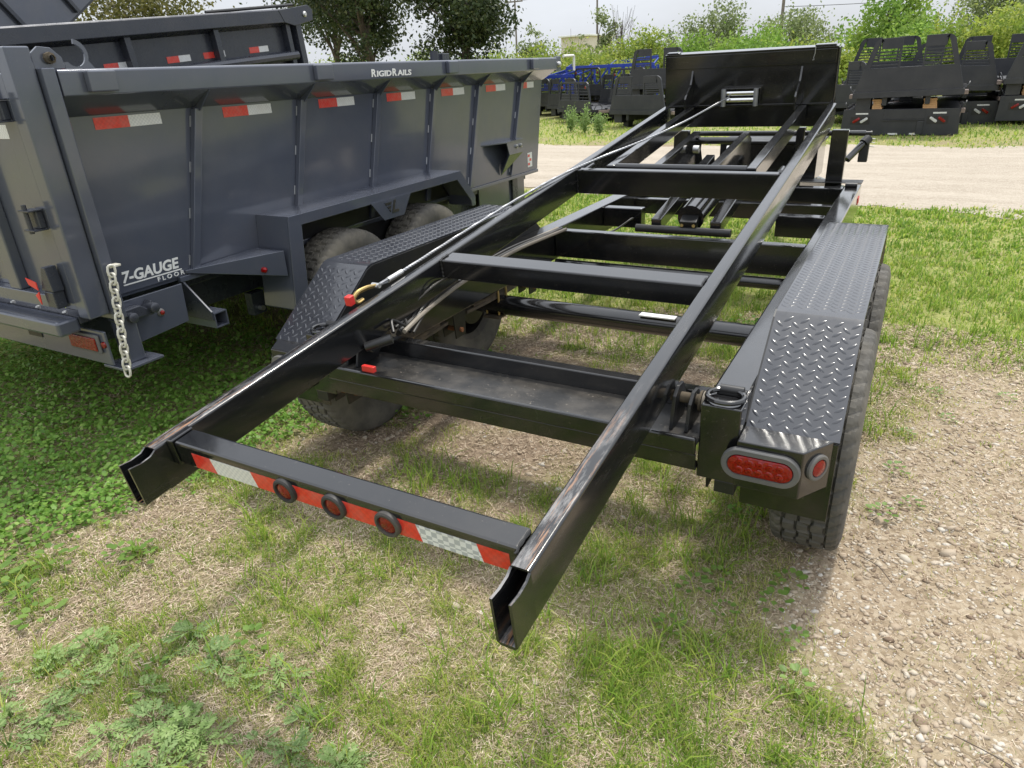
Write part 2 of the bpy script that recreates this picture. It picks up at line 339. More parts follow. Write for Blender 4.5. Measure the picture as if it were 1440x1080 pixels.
# ------------------------------------------------------------------ ground and road
def make_ground():
    xs = np.concatenate([-np.geomspace(420, 13, 26), np.arange(-12.4, 6.01, .085), np.geomspace(6.6, 420, 26)])
    ys = np.concatenate([-np.geomspace(60, 1.4, 14), np.arange(-1, 18, .085), np.geomspace(18.4, 900, 30)])
    X, Y = np.meshgrid(xs, ys); near = sst(14, 8, np.hypot(X, Y))*(1-sst(7.6, 8.6, Y))
    Z = ((fnoise(X, Y, 2.2, 51)-.5)*.035+(fnoise(X, Y, 7, 55)-.5)*.012-.012)*near
    n, m = X.shape; me = bpy.data.meshes.new('ground')
    idx = np.arange(n*m).reshape(n, m); F = np.stack([idx[:-1, :-1], idx[:-1, 1:], idx[1:, 1:], idx[1:, :-1]], -1).reshape(-1, 4)
    me.vertices.add(n*m); me.vertices.foreach_set('co', np.stack([X, Y, Z], -1).astype(np.float32).ravel())
    me.loops.add(F.size); me.loops.foreach_set('vertex_index', F.astype(np.int32).ravel())
    me.polygons.add(len(F)); me.polygons.foreach_set('loop_start', np.arange(0, F.size, 4, dtype=np.int32)); me.update(calc_edges=True); me.validate()
    far = sst(17, 24, Y)
    for nm, a in (('green', np.clip(m_green(X, Y)*.9+.25*m_clover(X, Y), 0, 1)*(1-far)+far*.75), ('gravel', m_gravel(X, Y))):
        at = me.attributes.new(nm, 'FLOAT', 'POINT'); at.data.foreach_set('value', a.astype(np.float32).ravel())
    me.polygons.foreach_set('use_smooth', np.ones(len(F), bool)); me.materials.append(MAT['ground_soil'])
    o = bpy.data.objects.new('ground', me); COL.objects.link(o)
    setp(o, 'yard ground of dry grass, bare soil and gravel', 'ground', kind='structure')
make_ground()
def make_road():
    xs = np.concatenate([-np.geomspace(420, 17, 14), np.arange(-16, 8, .12), np.geomspace(8.4, 420, 14)])
    yn = 9.05+.06*np.clip(-xs, 0, 6)-(fnoise(xs, xs*0+3, 1.1, 5)-.5)*1.0-(vnoise(xs, xs*0, 6, 6)-.5)*.12
    yf = 15.45+(fnoise(xs, xs*0+9, .9, 15)-.5)*1.4+(vnoise(xs, xs*0, 5, 16)-.5)*.2
    k = 14; vs = []; fs = []
    for i, x in enumerate(xs):
        for j in range(k): t = j/(k-1); y = yn[i]+(yf[i]-yn[i])*t; vs.append((x, y, .006+.02*math.sin(math.pi*t)+.012*math.sin(t*23)*math.sin(math.pi*t)))
    for i in range(len(xs)-1):
        for j in range(k-1): a = i*k+j; fs.append((a, a+k, a+k+1, a+1))
    m = MB(); m.v = [V3(p) for p in vs]; m.f = fs
    setp(m.build('gravel_road', 'road_gravel', sharp=80), 'pale tan gravel road running behind the trailers', 'road', kind='structure')
make_road()

# ------------------------------------------------------------------ wheels
def tyre_mesh(mb, r, wd, n=240, rim=.205):
    """tyre around the x axis, outer side at +x; ribbed tread with notched shoulders"""
    h = wd/2
    prof = [(-h*.60, rim, 0), (-h*.86, rim+.03, 0), (-h*1.0, r*.73, 0), (-h*.98, r*.87, 0), (-h*.915, r*.945, 3), (-h*.86, r*.972, 2), (-h*.76, r*.988, 2), (-h*.61, r*.995, 2), (-h*.585, r*.965, 0), (-h*.53, r*.965, 0), (-h*.51, r, 0),
            (-h*.22, r, 0), (-h*.205, r*.97, 0), (-h*.15, r*.97, 0), (-h*.135, r, 0)]
    prof = prof+[(-a, q, k) for a, q, k in prof[::-1]]
    secs = []
    for i, (a, q, k) in enumerate(prof):
        s = []
        for j in range(n):
            ang = 2*math.pi*j/n; rr = q
            if k >= 2 and (j+int(abs(a)/h*9)) % 5 == 0: rr = q-(.010 if k == 2 else .004)
            if k == 0 and q >= r*.99 and (j+(2 if a > 0 else 0)) % 6 == 0: rr = q-.012
            zig = .004*(1 if (j//5) % 2 else -1) if q > r*.96 and k == 0 and abs(a) < h*.62 else 0
            s.append((a+zig, rr*math.cos(ang), rr*math.sin(ang)))
        secs.append(s)
    mb.loft(secs, caps=False); return mb
def rim_mesh(mb, rim=.21, wd=.235):
    h = wd/2
    mb.lathe([(h*.62, rim), (h*.66, rim*.97), (h*.45, rim*.90), (h*.1, rim*.86), (h*.0, rim*.55), (h*.18, rim*.42), (h*.18, rim*.30), (h*.55, rim*.29), (h*.58, rim*.2), (h*.58, .001)], (0, 0, 0), 'X', 28)
    mb.lathe([(-h*.62, rim), (-h*.66, rim*.97), (-h*.2, rim*.86), (h*.1, rim*.85)], (0, 0, 0), 'X', 28)
    mb.lathe([(-h*.9, .001), (-h*.9, .14), (-h*.1, .145), (0, .10)], (0, 0, 0), 'X', 24)
    for k in range(8):
        a = 2*math.pi*k/8; mb.lathe([(h*.15, .012), (h*.42, .012), (h*.46, .004)], (0, .072*math.cos(a), .072*math.sin(a)), 'X', 6)
    return mb
def wheel(parent, c, flip, tyremat, rimmat, src=[{}]):
    key = (tyremat, rimmat)
    if key not in src[0]:
        wme = rim_mesh(MB()).build('wheel', rimmat, None); tme = tyre_mesh(MB(), .40, .238).build('tyre', tyremat, None, sharp=28)
        src[0][key] = (wme.data, tme.data); bpy.data.objects.remove(wme); bpy.data.objects.remove(tme)
    a, b = src[0][key]
    o = bpy.data.objects.new('wheel', a); COL.objects.link(o); o.parent = parent; o.location = V3(c)-org(parent)
    o.rotation_euler = (random.random()*6, 0, math.pi if flip else 0)
    t = bpy.data.objects.new('tyre', b); COL.objects.link(t); t.parent = o
    return o

# ------------------------------------------------------------------ black roll-off trailer
RO = thing('roll_off_trailer', 'black tandem axle roll-off trailer with its empty rail bed tilted up', 'trailer', (-1.2, 2.88, 0))
XC = -1.2; MX = lambda x: 2*XC-x
TB = R(7.28); cT, sT = math.cos(TB), math.sin(TB)
BF = lambda x, s, n: (x, .905+s*cT-n*sT, .689+s*sT+n*cT)
SY = lambda y: (y-.905)/cT          # s of a bed point whose top lies at y
def bed_rail(x0):
    wd, ht, t, r = .052, .152, .0065, .009; m = MB(BF); S1, S2 = .088, SY(5.86)
    cx = x0+wd/2
    U = lambda lo: [(cx-wd/2, -lo), (cx-wd/2, -ht+r), (cx-wd/2+r, -ht), (cx+wd/2-r, -ht), (cx+wd/2, -ht+r), (cx+wd/2, -lo), (cx+wd/2-t, -lo), (cx+wd/2-t, -ht+t+.003), (cx-wd/2+t, -ht+t+.003), (cx-wd/2+t, -lo)]
    m.loft([[(x, s, n) for x, n in U(lo)] for s, lo in ((0, .012), (.035, .018), (.07, .016), (S1, .006))])
    o = [(cx+a, -ht/2+b) for a, b in rrect(wd, ht, r)]; i = [(cx+a, -ht/2+b) for a, b in rrect(wd-2*t, ht-2*t, r*.5)]
    n = len(o); vs = [(x, s, q) for s in (S1, S2) for x, q in o]+[(x, s, q) for s in (S1, S2) for x, q in i]; fs = []
    for k in range(n):
        j = (k+1) % n; fs += [(k, j, n+j, n+k), (2*n+k, 3*n+k, 3*n+j, 2*n+j), (k, 2*n+k, 2*n+j, j), (n+k, n+j, 3*n+j, 3*n+k)]
    m.add(vs, fs)
    return m.build('bed_rail', 'worn_rail_paint', RO, sharp=30)
bed_rail(-.608); bed_rail(-1.842)
XL, XR = -1.790, -.608
def bedbox(name, x0, x1, s0, s1, n0, n1, mat='black_paint', bevel=.006, parent=RO): return B(name, mat, parent, x0, x1, s0, s1, n0, n1, bevel, BF)
g = .001
bedbox('bed_crossmember', XL+g, XR-g, SY(3.99), SY(4.04), -.150, -.004)
bedbox('bed_crossmember', XL+g, XR-g, SY(2.49), SY(2.59), -.092, -.003)
for x0 in (-.806, -1.640): bedbox('inner_rail', x0, x0+.054, SY(4.10), SY(5.83), -.110, -.004)
MB(BF).tube([(-1.585, SY(4.13), -.02), (-.807, SY(4.13), -.02)], .022, 14).build('bed_pipe', 'black_paint', RO)
for x in (XL+.002, XR-.038):
    MB(BF).tube([(x+.018, SY(4.045), -.03), (x+.018, SY(4.2), -.03)], .016, 10).build('weld_stub', 'black_paint', RO)
# rear bumper bar with reflective tape and three marker lights
bs0, bs1 = SY(1.035), SY(1.108)
bar = bedbox('bumper_bar', XL+.028, XR-.003, bs0, bs1, -.078, .002, bevel=.008)
bedbox('end_cap', XL+.0015, XL+.026, bs0-.004, bs1+.002, -.082, .006, bevel=.004, parent=bar)
tp = [(-1.690, -1.612, 'tape_red', 'red'), (-1.612, -1.447, 'tape_white', 'silver white'), (-1.447, -.888, 'tape_red', 'red'), (-.888, -.718, 'tape_check', 'checkered silver'), (-.718, -.634, 'tape_red', 'red')]
for i, (a, b, mt, nm) in enumerate(tp):
    la, lb = (0, .012)[i > 0], (0, .012)[i < 4]
    m = MB(BF); m.loft([[(a, bs0-.0008, -.020), (b, bs0-.0008, -.020), (b+lb, bs0-.0008, -.072), (a+la, bs0-.0008, -.072)], [(a, bs0+.002, -.020), (b, bs0+.002, -.020), (b+lb, bs0+.002, -.072), (a+la, bs0+.002, -.072)]])
    setp(m.build('reflective_tape', mt, bar, smooth=False), nm+' reflective tape')
AX = (V3((0, -cT, -sT)), V3((1, 0, 0)), V3((0, -sT, cT)))
for x in (-1.318, -1.146, -.972):
    c = V3(BF(x, bs0, -.044))
    l = MB().lathe([(-.002, .038), (.010, .038), (.014, .034), (.014, .028), (.004, .026)], c, AX, 28).build('marker_light', 'grommet', bar)
    MB().lathe([(.002, .0265), (.008, .026), (.012, .019), (.0135, .010), (.0138, .0005)], c, AX, 24).build('lens', 'dark_red_lens', l)
# headboard with gussets, roller fairlead and winch cable
S5 = SY(5.86)
hb = bedbox('headboard', -1.832, -.583, S5+.002, S5+.012, .0, .372, bevel=.002)
bedbox('upper_band', -1.822, -.590, S5-.010, S5+.0015, .272, .366, bevel=.003, parent=hb)
bedbox('top_flange', -1.83, -.585, S5-.02, S5+.10, .374, .382, bevel=.002, parent=hb)
bedbox('side_flange', -.5825, -.575, S5-.012, S5+.09, -.10, .372, bevel=.002, parent=hb)
bedbox('ledge', -1.80, -.60, S5-.006, S5+.0012, -.012, .004, bevel=.002, parent=hb)
bedbox('lower_plate', -1.76, -.62, S5+.014, S5+.024, -.165, .0, bevel=.002, parent=hb)
bedbox('top_handle', -1.82, -1.72, S5-.015, S5+.05, .3825, .394, bevel=.004, parent=hb)
bedbox('top_handle', -.74, -.60, S5-.015, S5+.05, .3825, .396, bevel=.004, parent=hb)
MB(BF).tube([(-.735, S5-.022, .385), (-.735, S5-.024, .34), (-.742, S5-.024, .315), (-.738, S5-.024, .300), (-.748, S5-.024, .298)], .003, 6).build('latch_pin', 'cable_steel', hb)
for x in (-.822, -1.622):
    prof = [(S5+.001, .26), (S5-.03, .20), (S5-.055, .165), (S5-.18, .105), (S5-.20, .085), (S5-.20, -.004), (S5+.001, -.004)]
    m = MB(BF); m.loft([[(x, s, n) for s, n in prof], [(x+.014, s, n) for s, n in prof]]); m.build('gusset', 'black_paint', hb, .002)
fl = bedbox('fairlead', -1.375, -1.085, S5-.05, S5-.001, .0, .015, bevel=.003)
bedbox('frame', -1.375, -1.085, S5-.05, S5-.001, .118, .130, bevel=.003, parent=fl)
for x in (-1.375, -1.093): bedbox('frame', x, x+.008, S5-.05, S5-.001, .0155, .1175, bevel=.002, parent=fl)
for n in (.042, .092): MB(BF).tube([(-1.355, S5-.03, n), (-1.105, S5-.03, n)], .020, 16).build('roller', 'chrome', fl)
for x in (-1.355, -1.115): MB(BF).tube([(x, S5-.066, .004), (x, S5-.066, .126)], .018, 16).build('roller', 'cable_steel', fl)
# winch cable: fairlead to hook beside the left rail
def catm(p, n=8):
    p = [V3(q) for q in p]; p = [p[0]*2-p[1]]+p+[p[-1]*2-p[-2]]; o = []
    for i in range(1, len(p)-2):
        for k in range(n):
            t = k/n; a, b, c, d = p[i-1:i+3]; o.append(.5*((2*b)+(c-a)*t+(2*a-5*b+4*c-d)*t*t+(3*b-a-3*c+d)*t**3))
    return o+[p[-2]]
cp = catm([BF(-1.315, S5-.06, .068), BF(-1.50, SY(4.9), .032), BF(-1.76, SY(4.0), .018), BF(-1.845, SY(3.45), .010), BF(-1.872, SY(2.9), .004), BF(-1.870, SY(2.30), .006)], 14)
cab = MB().tube(cp, .0058, 8).build('winch_cable', 'cable_steel', RO)
m = MB()
for ph in range(3):       # the lay of the outer strands
    q = []
    for i in range(len(cp)-1):
        for k in range(6):
            t = i*6+k; p = cp[i].lerp(cp[i+1], k/6); a = t*.75+ph*2.094; q.append(p+V3((math.cos(a), 0, math.sin(a)))*.0042)
    m.tube(q, .0034, 5)
m.build('strand', 'cable_steel', cab)
p0, p1 = V3(BF(-1.870, SY(2.31), .006)), V3(BF(-1.870, SY(2.21), .008))
MB().tube([p0, p1], .0125, 12).build('ferrule', 'zinc', cab)
hk = MB().tube(catm([BF(-1.874, SY(2.15), .012), BF(-1.877, SY(2.12), .018), BF(-1.880, SY(2.08), .026), BF(-1.884, SY(2.03), .026), BF(-1.886, SY(2.005), .010), BF(-1.882, SY(2.02), -.010), BF(-1.877, SY(2.05), -.008)], 6), [.008+.006*math.sin(math.pi*i/36) for i in range(37)], 10, flat=.7).build('cable_hook', 'brass', RO)
MB().tube(catm([BF(-1.870, SY(2.21), .012), BF(-1.862, SY(2.17), .018), BF(-1.868, SY(2.13), .014), BF(-1.878, SY(2.17), .006), BF(-1.872, SY(2.21), .002)], 5), .006, 7).build('cable_eye', 'cable_steel', hk)
MB(BF).box(-1.898, -1.868, SY(1.965), SY(1.995), -.004, .036).build('hook_tag', 'red_plastic', hk, .004)
MB().tube([BF(-1.895, SY(2.14), .014), BF(-1.856, SY(2.14), .014)], .011, 10).build('hook_pin', 'zinc', hk)

# main frame
ZF = .70
for s in (0, 1):
    x0, x1 = (-.440, -.325) if not s else (MX(-.325), MX(-.440))
    B('frame_rail', 'black_paint', RO, x0, x1, 1.985, 6.22, .50, ZF, .008)
    B('corner_post', 'black_paint', RO, x0-.002, x1+.004, 1.895, 1.984, .445, ZF+.002, .004)
    # D-ring on the rail end
    cx = (x0+x1)/2
    d = MB().tube(catm([(cx+.052*math.cos(a)*1.05, 1.955+.05*math.sin(a)-.005, ZF+.014) for a in [R(100+k*27) for k in range(13)]], 3), .0085, 8).build('tie_ring', 'black_paint', RO)
    MB().lathe([(-.036, .016), (.036, .016)], (cx+.008, 2.0, ZF+.014), 'X', 14, caps=True).build('ring_bracket', 'satin_black', d)
    B('ring_plate', 'satin_black', d, cx-.035, cx+.05, 1.985, 2.03, ZF+.0005, ZF+.010, .002)
# rear channel below the rails
rc = B('rear_crossmember', 'dirty_black', RO, MX(-.4425), -.4425, 1.880, 2.112, .565, .572, .001)
B('channel_lip', 'black_paint', rc, MX(-.4425), -.4425, 1.862, 1.8795, .535, .594, .007)
B('channel_web', 'black_paint', rc, MX(-.4425), -.4425, 1.8705, 1.8798, .486, .5335, .002)
B('channel_back', 'black_paint', rc, MX(-.4425), -.4425, 2.113, 2.165, .53, .637, .005)
B('lower_angle', 'black_paint', rc, MX(-.4425), -.4425, 1.885, 1.93, .470, .482, .002)
# bed hinges
for s in (0, 1):
    x = -.548 if not s else MX(-.548)-.06
    h = MB().prism([(x, 1.93, .573), (x, 2.07, .573), (x, 2.07, .66), (x, 2.04, .70), (x, 1.99, .705), (x, 1.955, .68)], (.012, 0, 0)).build('hinge_bracket', 'satin_black', RO, .002)
    MB().prism([(x+.05, 1.93, .573), (x+.05, 2.07, .573), (x+.05, 2.07, .655), (x+.05, 2.04, .685), (x+.05, 1.99, .69), (x+.05, 1.955, .66)], (.012, 0, 0)).build('hinge_plate', 'satin_black', h, .002)
    MB().tube([(x-.02, 2.015, .655), (x+.085, 2.015, .655)], .018, 14).build('hinge_pin', 'dirt_metal', h)
    for k in range(3): MB().lathe([(-.004, .034), (.004, .036), (.005, .02)], (x+.078+.011*k, 2.015, .652), 'X', 16).build('hinge_washer', ('dirt_metal', 'tan_wrap', 'satin_black')[k], h)
MB().tube([(-1.79, 1.93, .672), (-1.70, 1.99, .700)], .020, 12).build('grease_tube', 'satin_black', RO)
B('red_reflector', 'red_plastic', RO, -1.775, -1.715, 1.872, 1.892, .5935, .618, .003)
for x, y0, z0 in ((-.515, 1.98, .66),):
    MB().tube(catm([(x+.06, 2.03, .66), (x+.075, 2.0, .70), (x+.082, 1.96, .66), (x+.074, 1.94, .60)], 6), .006, 6).build('brake_hose', 'wire_black', RO)
for k in range(3):
    MB().tube(catm([(-1.74-.02*k, 2.18, .655), (-1.78-.015*k, 2.34, .70+.015*k), (-1.83-.015*k, 2.55, .735+.01*k), (-1.88, 2.8, .72), (-1.91, 3.2, .70)], 8), .006+.002*(k % 2), 7).build('brake_hose', ('wire_black', 'satin_black', 'wire_black')[k], RO)
for yy, n0 in ((3.99, -.15), (2.49, -.092), (1.035, -.078)):
    for x in (XL+.004, XR-.004):
        if yy < 2 and x < -1.5: continue
        q = [BF(x+.0015*math.sin(i*2.1), SY(yy)-.003, n0+.006+(-n0-.012)*i/14) for i in range(15)]+[BF(x, SY(yy)+.09*i/10, .001-.006*(i == 0)) for i in range(8)]
        MB().tube(q, [.0042+.0012*math.sin(i*1.9) for i in range(len(q))], 6).build('weld_bead', 'satin_black', RO)
# frame crossmembers
B('frame_crossmember', 'black_paint', RO, MX(-.4415), -.4415, 4.02, 4.09, .52, .695, .006)
MB().tube([(MX(-.442), 4.03, .47), (-.442, 4.03, .47)], .035, 14).build('frame_pipe', 'black_paint', RO)
B('frame_crossmember', 'black_paint', RO, MX(-.4415), -.4415, 5.98, 6.08, .56, .698, .006)
B('frame_crossmember', 'black_paint', RO, MX(-.4415), -.4415, 5.55, 5.62, .52, .64, .006)
for s in (0, 1):
    x0, x1 = (-.735, -.4415) if not s else (MX(-.4415), MX(-.735))
    B('frame_stub', 'black_paint', RO, x0, x1, 4.86, 4.95, .55, .69, .006)
# axles, springs, hangers
for y in (2.42, 3.33):
    ax = MB().tube([(-2.14, y, .40), (-.26, y, .40)], .058, 20).build('axle', 'black_paint', RO)
    for s in (0, 1):
        xs = -.385 if not s else MX(-.385)
        sp = None
        for k in range(4):
            L_ = .36-.07*k; pts = [(xs, y-L_+2*L_*t, .405+.055+.018*k-.05*(1-(2*t-1)**2)*-1-.06*((2*t-1)**2)*-1-.055) for t in [q/8 for q in range(9)]]
            sec = [[(xs-.03, py, pz-.0085), (xs+.03, py, pz-.0085), (xs+.03, py, pz+.0085), (xs-.03, py, pz+.0085)] for (_, py, pz) in pts]
            o = MB().loft(sec).build('leaf_spring' if k == 0 else 'spring_leaf', 'dirt_metal', RO if k == 0 else sp, smooth=False)
            if k == 0: sp = o
        for dy in (-.045, .045):
            MB().tube(catm([(xs-.04, y+dy, .35), (xs-.04, y+dy, .50), (xs, y+dy, .515), (xs+.04, y+dy, .50), (xs+.04, y+dy, .35)], 5), .0065, 8).build('u_bolt', 'brass', sp)
        B('spring_plate', 'dirt_metal', sp, xs-.055, xs+.055, y-.07, y+.07, .330, .342, .002)
for s in (0, 1):
    xs = -.385 if not s else MX(-.385)
    for y in (2.02, 2.875, 3.72):
        h = MB().prism([(xs-.042, y-.06, .4995), (xs-.042, y+.06, .4995), (xs-.042, y+.045, .36), (xs-.042, y-.045, .36)], (.008, 0, 0)).build('spring_hanger', 'satin_black', RO, .002)
        MB().prism([(xs+.034, y-.06, .4995), (xs+.034, y+.06, .4995), (xs+.034, y+.045, .36), (xs+.034, y-.045, .36)], (.008, 0, 0)).build('hanger_plate', 'satin_black', h, .002)
        MB().tube([(xs-.055, y, .40), (xs+.055, y, .40)], .014, 8).build('hanger_bolt', 'rust', h)
# paper label on the front axle
B('paper_label', 'white_paint', ax, -1.12, -.93, 3.275, 3.325, .4525, .4585, .0)
for y in (2.42, 3.33):
    wheel(RO, (-.119, y, .40), False, 'rubber', 'satin_black'); wheel(RO, (MX(-.119), y, .40), True, 'rubber', 'satin_black')
# diamond tread fenders
def lugs(mb, O, u, v, lu, lv, sp=.050, sv=.037):
    u, v = V3(u).normalized(), V3(v).normalized(); n = u.cross(v); n = n if n.z > 0 else -n; nu, nv = int(lu/sp), int(lv/sv)
    for i in range(nu*2):
        for j in range(nv*2):
            if (i+j) % 2: continue
            c = V3(O)+u*((i+.5)*lu/(nu*2))+v*((j+.5)*lv/(nv*2)); a = R(42 if (i % 2) else -42)
            d = u*math.cos(a)+v*math.sin(a); e = n.cross(d); L_, W_ = .0180, .0056; h = .0026
            vs = [c-d*L_, c-d*L_*.5+e*W_*.85, c+e*W_, c+d*L_*.5+e*W_*.85, c+d*L_, c+d*L_*.5-e*W_*.85, c-e*W_, c-d*L_*.5-e*W_*.85, c-d*L_*.55+n*h*.9, c+n*h, c+d*L_*.55+n*h*.9]
            mb.add(vs, [(0, 8, 1), (1, 8, 9, 2), (2, 9, 10, 3), (3, 10, 4), (4, 10, 5), (5, 10, 9, 6), (6, 9, 8, 7), (7, 8, 0)])
for s in (0, 1):
    a, b = (-.318, -.052) if not s else (MX(-.052), MX(-.318))
    pr = [(1.968, .616), (2.318, .865), (2.335, .875), (2.36, .88), (3.80, .88), (3.83, .875), (3.85, .862), (4.17, .60)]
    t = .006; dn = [(.005, -.005)]*2+[(.003, -.006)]*1+[(0, -.006)]*2+[(-.003, -.006)]+[(-.005, -.005)]*2
    inner = [(y+dy, z+dz) for (y, z), (dy, dz) in zip(pr, dn)]
    poly = pr+inner[::-1]
    fe = MB().loft([[(a, y, z) for y, z in poly], [(b, y, z) for y, z in poly]]).build('fender', 'tread_black', RO, sharp=12)
    l = MB(); lugs(l, (a+.006, 2.37, .8802), (1, 0, 0), (0, 1, 0), b-a-.012, 1.42); 
    dv = V3((0, 2.318-1.968, .865-.616)); lugs(l, V3((a+.006, 1.970, .6178)), (1, 0, 0), dv, b-a-.012, dv.length-.004)
    setp(l.build('tread_pattern', 'tread_black', fe, sharp=60), kind='stuff')
    xi = a if not s else b
    side = [(1.99, .62), (2.318, .859), (2.36, .873), (3.80, .873), (3.85, .856), (4.15, .61), (4.10, .56), (3.70, .56), (3.4, .56), (2.0, .56)]
    xo = xi-.0065 if not s else xi+.0005
    MB().prism([(xo, y, z) for y, z in side], (.006, 0, 0)).build('inner_side', 'satin_black', fe, smooth=False)
    lip = .022
    xq = b-.0055 if not s else a
    outl = [(1.970, .608), (2.322, .858), (2.36, .873), (3.80, .873), (3.846, .857), (4.16, .598), (4.15, .585), (3.84, .838), (3.80, .85), (2.36, .85), (2.33, .836), (1.980, .59)]
    MB().prism([(xq, y, z) for y, z in outl], (.005, 0, 0)).build('outer_lip', 'tread_black', fe, smooth=False)
    # mud plate behind the tyre and tail light box
    q0, q1 = (-.316, -.054) if not s else (MX(-.054), MX(-.316))
    B('mud_plate', 'black_paint', RO, q0, q1, 1.9715, 1.9775, .335, .606, .001)
    e = 1 if not s else -1; X = lambda x: x if not s else MX(x)
    top = [(-.3205, 1.969), (-.3205, 1.862), (-.134, 1.862), (-.066, 1.969)]
    lb = MB().prism([(X(x), y, .461) for x, y in top], (0, 0, .158)).build('light_box', 'black_paint', RO, .004)
    # oval tail light
    oc = V3((X(-.248), 1.861, .547)); w_, h_ = .226, .104
    def oval(w_, h_, y): return [(oc.x+px, y, oc.z+pz) for px, pz in rrect(w_, h_, h_*.499, 8)]
    tl = MB().loft([oval(w_, h_, 1.864), oval(w_, h_, 1.850), oval(w_-.006, h_-.006, 1.846), oval(w_-.034, h_-.034, 1.846), oval(w_-.040, h_-.040, 1.852)]).build('tail_light', 'gasket', RO)
    MB().loft([oval(w_-.040, h_-.040, 1.853), oval(w_-.042, h_-.042, 1.846), oval(w_-.056, h_-.056, 1.8425)]).build('lens', 'red_lens', tl)
    for kx in (-.062, -.031, 0, .031, .062):
        for kz in (-.013, .013):
            MB().lathe([(0, .012), (-.0022, .0095), (-.0028, .002)], (oc.x+kx*.92, 1.8424, oc.z+kz), 'Y', 12).build('lens_bead', 'red_lens', tl)
    # round side light on the slanted face
    dn_ = V3((e*(.107), -.068, 0)).normalized(); c = V3((X(-.100), 1.9155, .553)); tx = V3((-dn_.y, dn_.x, 0))
    sl_ = MB().lathe([(-.002, .042), (.008, .042), (.011, .038), (.011, .030), (.004, .028)], c, (dn_, tx, V3((0, 0, 1))), 24).build('side_light', 'gasket', RO)
    MB().lathe([(.003, .0285), (.010, .026), (.014, .015), (.015, .0005)], c, (dn_, tx, V3((0, 0, 1))), 20).build('lens', 'red_lens', sl_)
    B('light_step', 'satin_black', lb, min(X(-.385), X(-.322)), max(X(-.385), X(-.322)), 1.90, 1.96, .400, .444, .003)
# scissor hoist
hp = MB().tube([(-1.42, 4.055, .735), (-.85, 4.055, .735)], .024, 16).build('hoist_pivot', 'satin_black', RO)
for x in (-1.30, -.945):
    MB().beam((x, 4.07, .755), (x, 5.30, .985), .062, .075).build('hoist_arm', 'black_paint', RO, .005)
cy = MB().tube([(-1.10, 4.10, .80), (-1.10, 4.75, .915)], .078, 28).build('hydraulic_cylinder', 'black_paint', RO)
MB().tube([(-1.10, 4.73, .912), (-1.10, 5.28, 1.01)], .032, 16).build('cylinder_rod', 'chrome', cy)
MB().beam((-1.10, 4.05, .765), (-1.10, 4.12, .80), .10, .055).build('cylinder_mount', 'satin_black', cy, .004)
for x in (-1.135, -1.065): MB().lathe([(0, .010), (-.012, .010), (-.012, .0005)], (x, 4.052, .768), 'Y', 8).build('mount_bolt', 'brass', cy)
for x in (-1.40, -1.05):
    pl = [(x, 4.30, 1.045), (x, 5.22, 1.165), (x, 5.32, 1.13), (x, 5.30, 1.06), (x, 5.36, .97), (x, 5.24, .93), (x, 5.15, .975), (x, 4.30, .985)]
    MB().prism(pl, (.025, 0, 0)).build('hoist_plate', 'black_paint', RO, .003)
    MB().beam((x+.0125, 4.28, 1.058), (x+.0125, 5.20, 1.178), .05, .022).build('hoist_cap', 'black_paint', RO, .003)
MB().tube([(-1.374, 5.17, 1.13), (-1.052, 5.17, 1.13)], .024, 14).build('hoist_pipe', 'black_paint', RO)
for x in (-1.33, -1.10): MB().lathe([(-.02, .026), (.02, .026)], (x, 5.0, 1.09), 'X', 14, caps=True).build('hoist_roller', 'zinc', RO)
# front posts, rod, hydraulic box, tongue, coupler, jack
for x0 in (-.600, -1.870):
    B('bed_stop_post', 'black_paint', RO, x0, x0+.125, 6.26, 6.34, .60, 1.102, .006)
B('bed_stop_post', 'black_paint', RO, -.865, -.80, 6.28, 6.36, .60, 1.12, .006)
MB().tube([(-1.75, 6.45, 1.06), (-.365, 6.45, 1.06)], .022, 12).build('tarp_rod', 'black_paint', RO)
MB().tube([(-.365, 6.45, 1.06), (-.32, 6.45, 1.06)], .014, 8).build('rod_end', 'satin_black', RO)
bx = B('pump_box', 'black_paint', RO, -1.50, -.70, 6.42, 6.95, .68, .98, .006)
B('box_lid', 'satin_black', bx, -1.52, -.68, 6.40, 6.97, .981, 1.0, .004)
for e in (-1, 1): MB().beam((XC+e*.74, 6.225, .60), (XC+e*.06, 7.75, .56), .075, .15).build('tongue_beam', 'black_paint', RO, .006)
B('tongue_plate', 'satin_black', RO, MX(-.325), -.325, 6.225, 6.40, .70, .706, .001)
cpz = B('coupler', 'satin_black', RO, XC-.09, XC+.09, 7.70, 7.95, .45, .60, .01)
MB().lathe([(0, .05), (.10, .06), (.14, .05), (.15, .001)], (XC, 7.97, .44), 'Z', 16).build('coupler_cup', 'satin_black', cpz)
jk = MB().tube([(-.47, 6.40, .86), (-.37, 6.52, .985)], .026, 12).build('side_jack', 'black_paint', RO)
MB().tube([(-.375, 6.51, .975), (-.345, 6.55, 1.01)], .038, 12).build('jack_head', 'satin_black', jk)
B('jack_foot', 'satin_black', jk, -.40, -.33, 6.50, 6.57, .83, .985, .006)
MB().tube([(-.35, 6.56, 1.0), (-.34, 6.56, 1.055), (-.33, 6.57, 1.06)], .010, 8).build('jack_handle', 'satin_black', jk)
for k in range(3): MB().tube([(-.33, 6.54, .95+.03*k), (-.295, 6.55, .945+.03*k)], .004, 6).build('jack_pin', 'zinc', jk)
tl = MB().tube([(-.43, 6.05, .715), (-.345, 6.05, .715)], .018, 12).build('front_tie_bar', 'satin_black', RO)
B('side_reflector', 'red_plastic', RO, -.3245, -.320, 5.98, 6.10, .58, .63, .001)
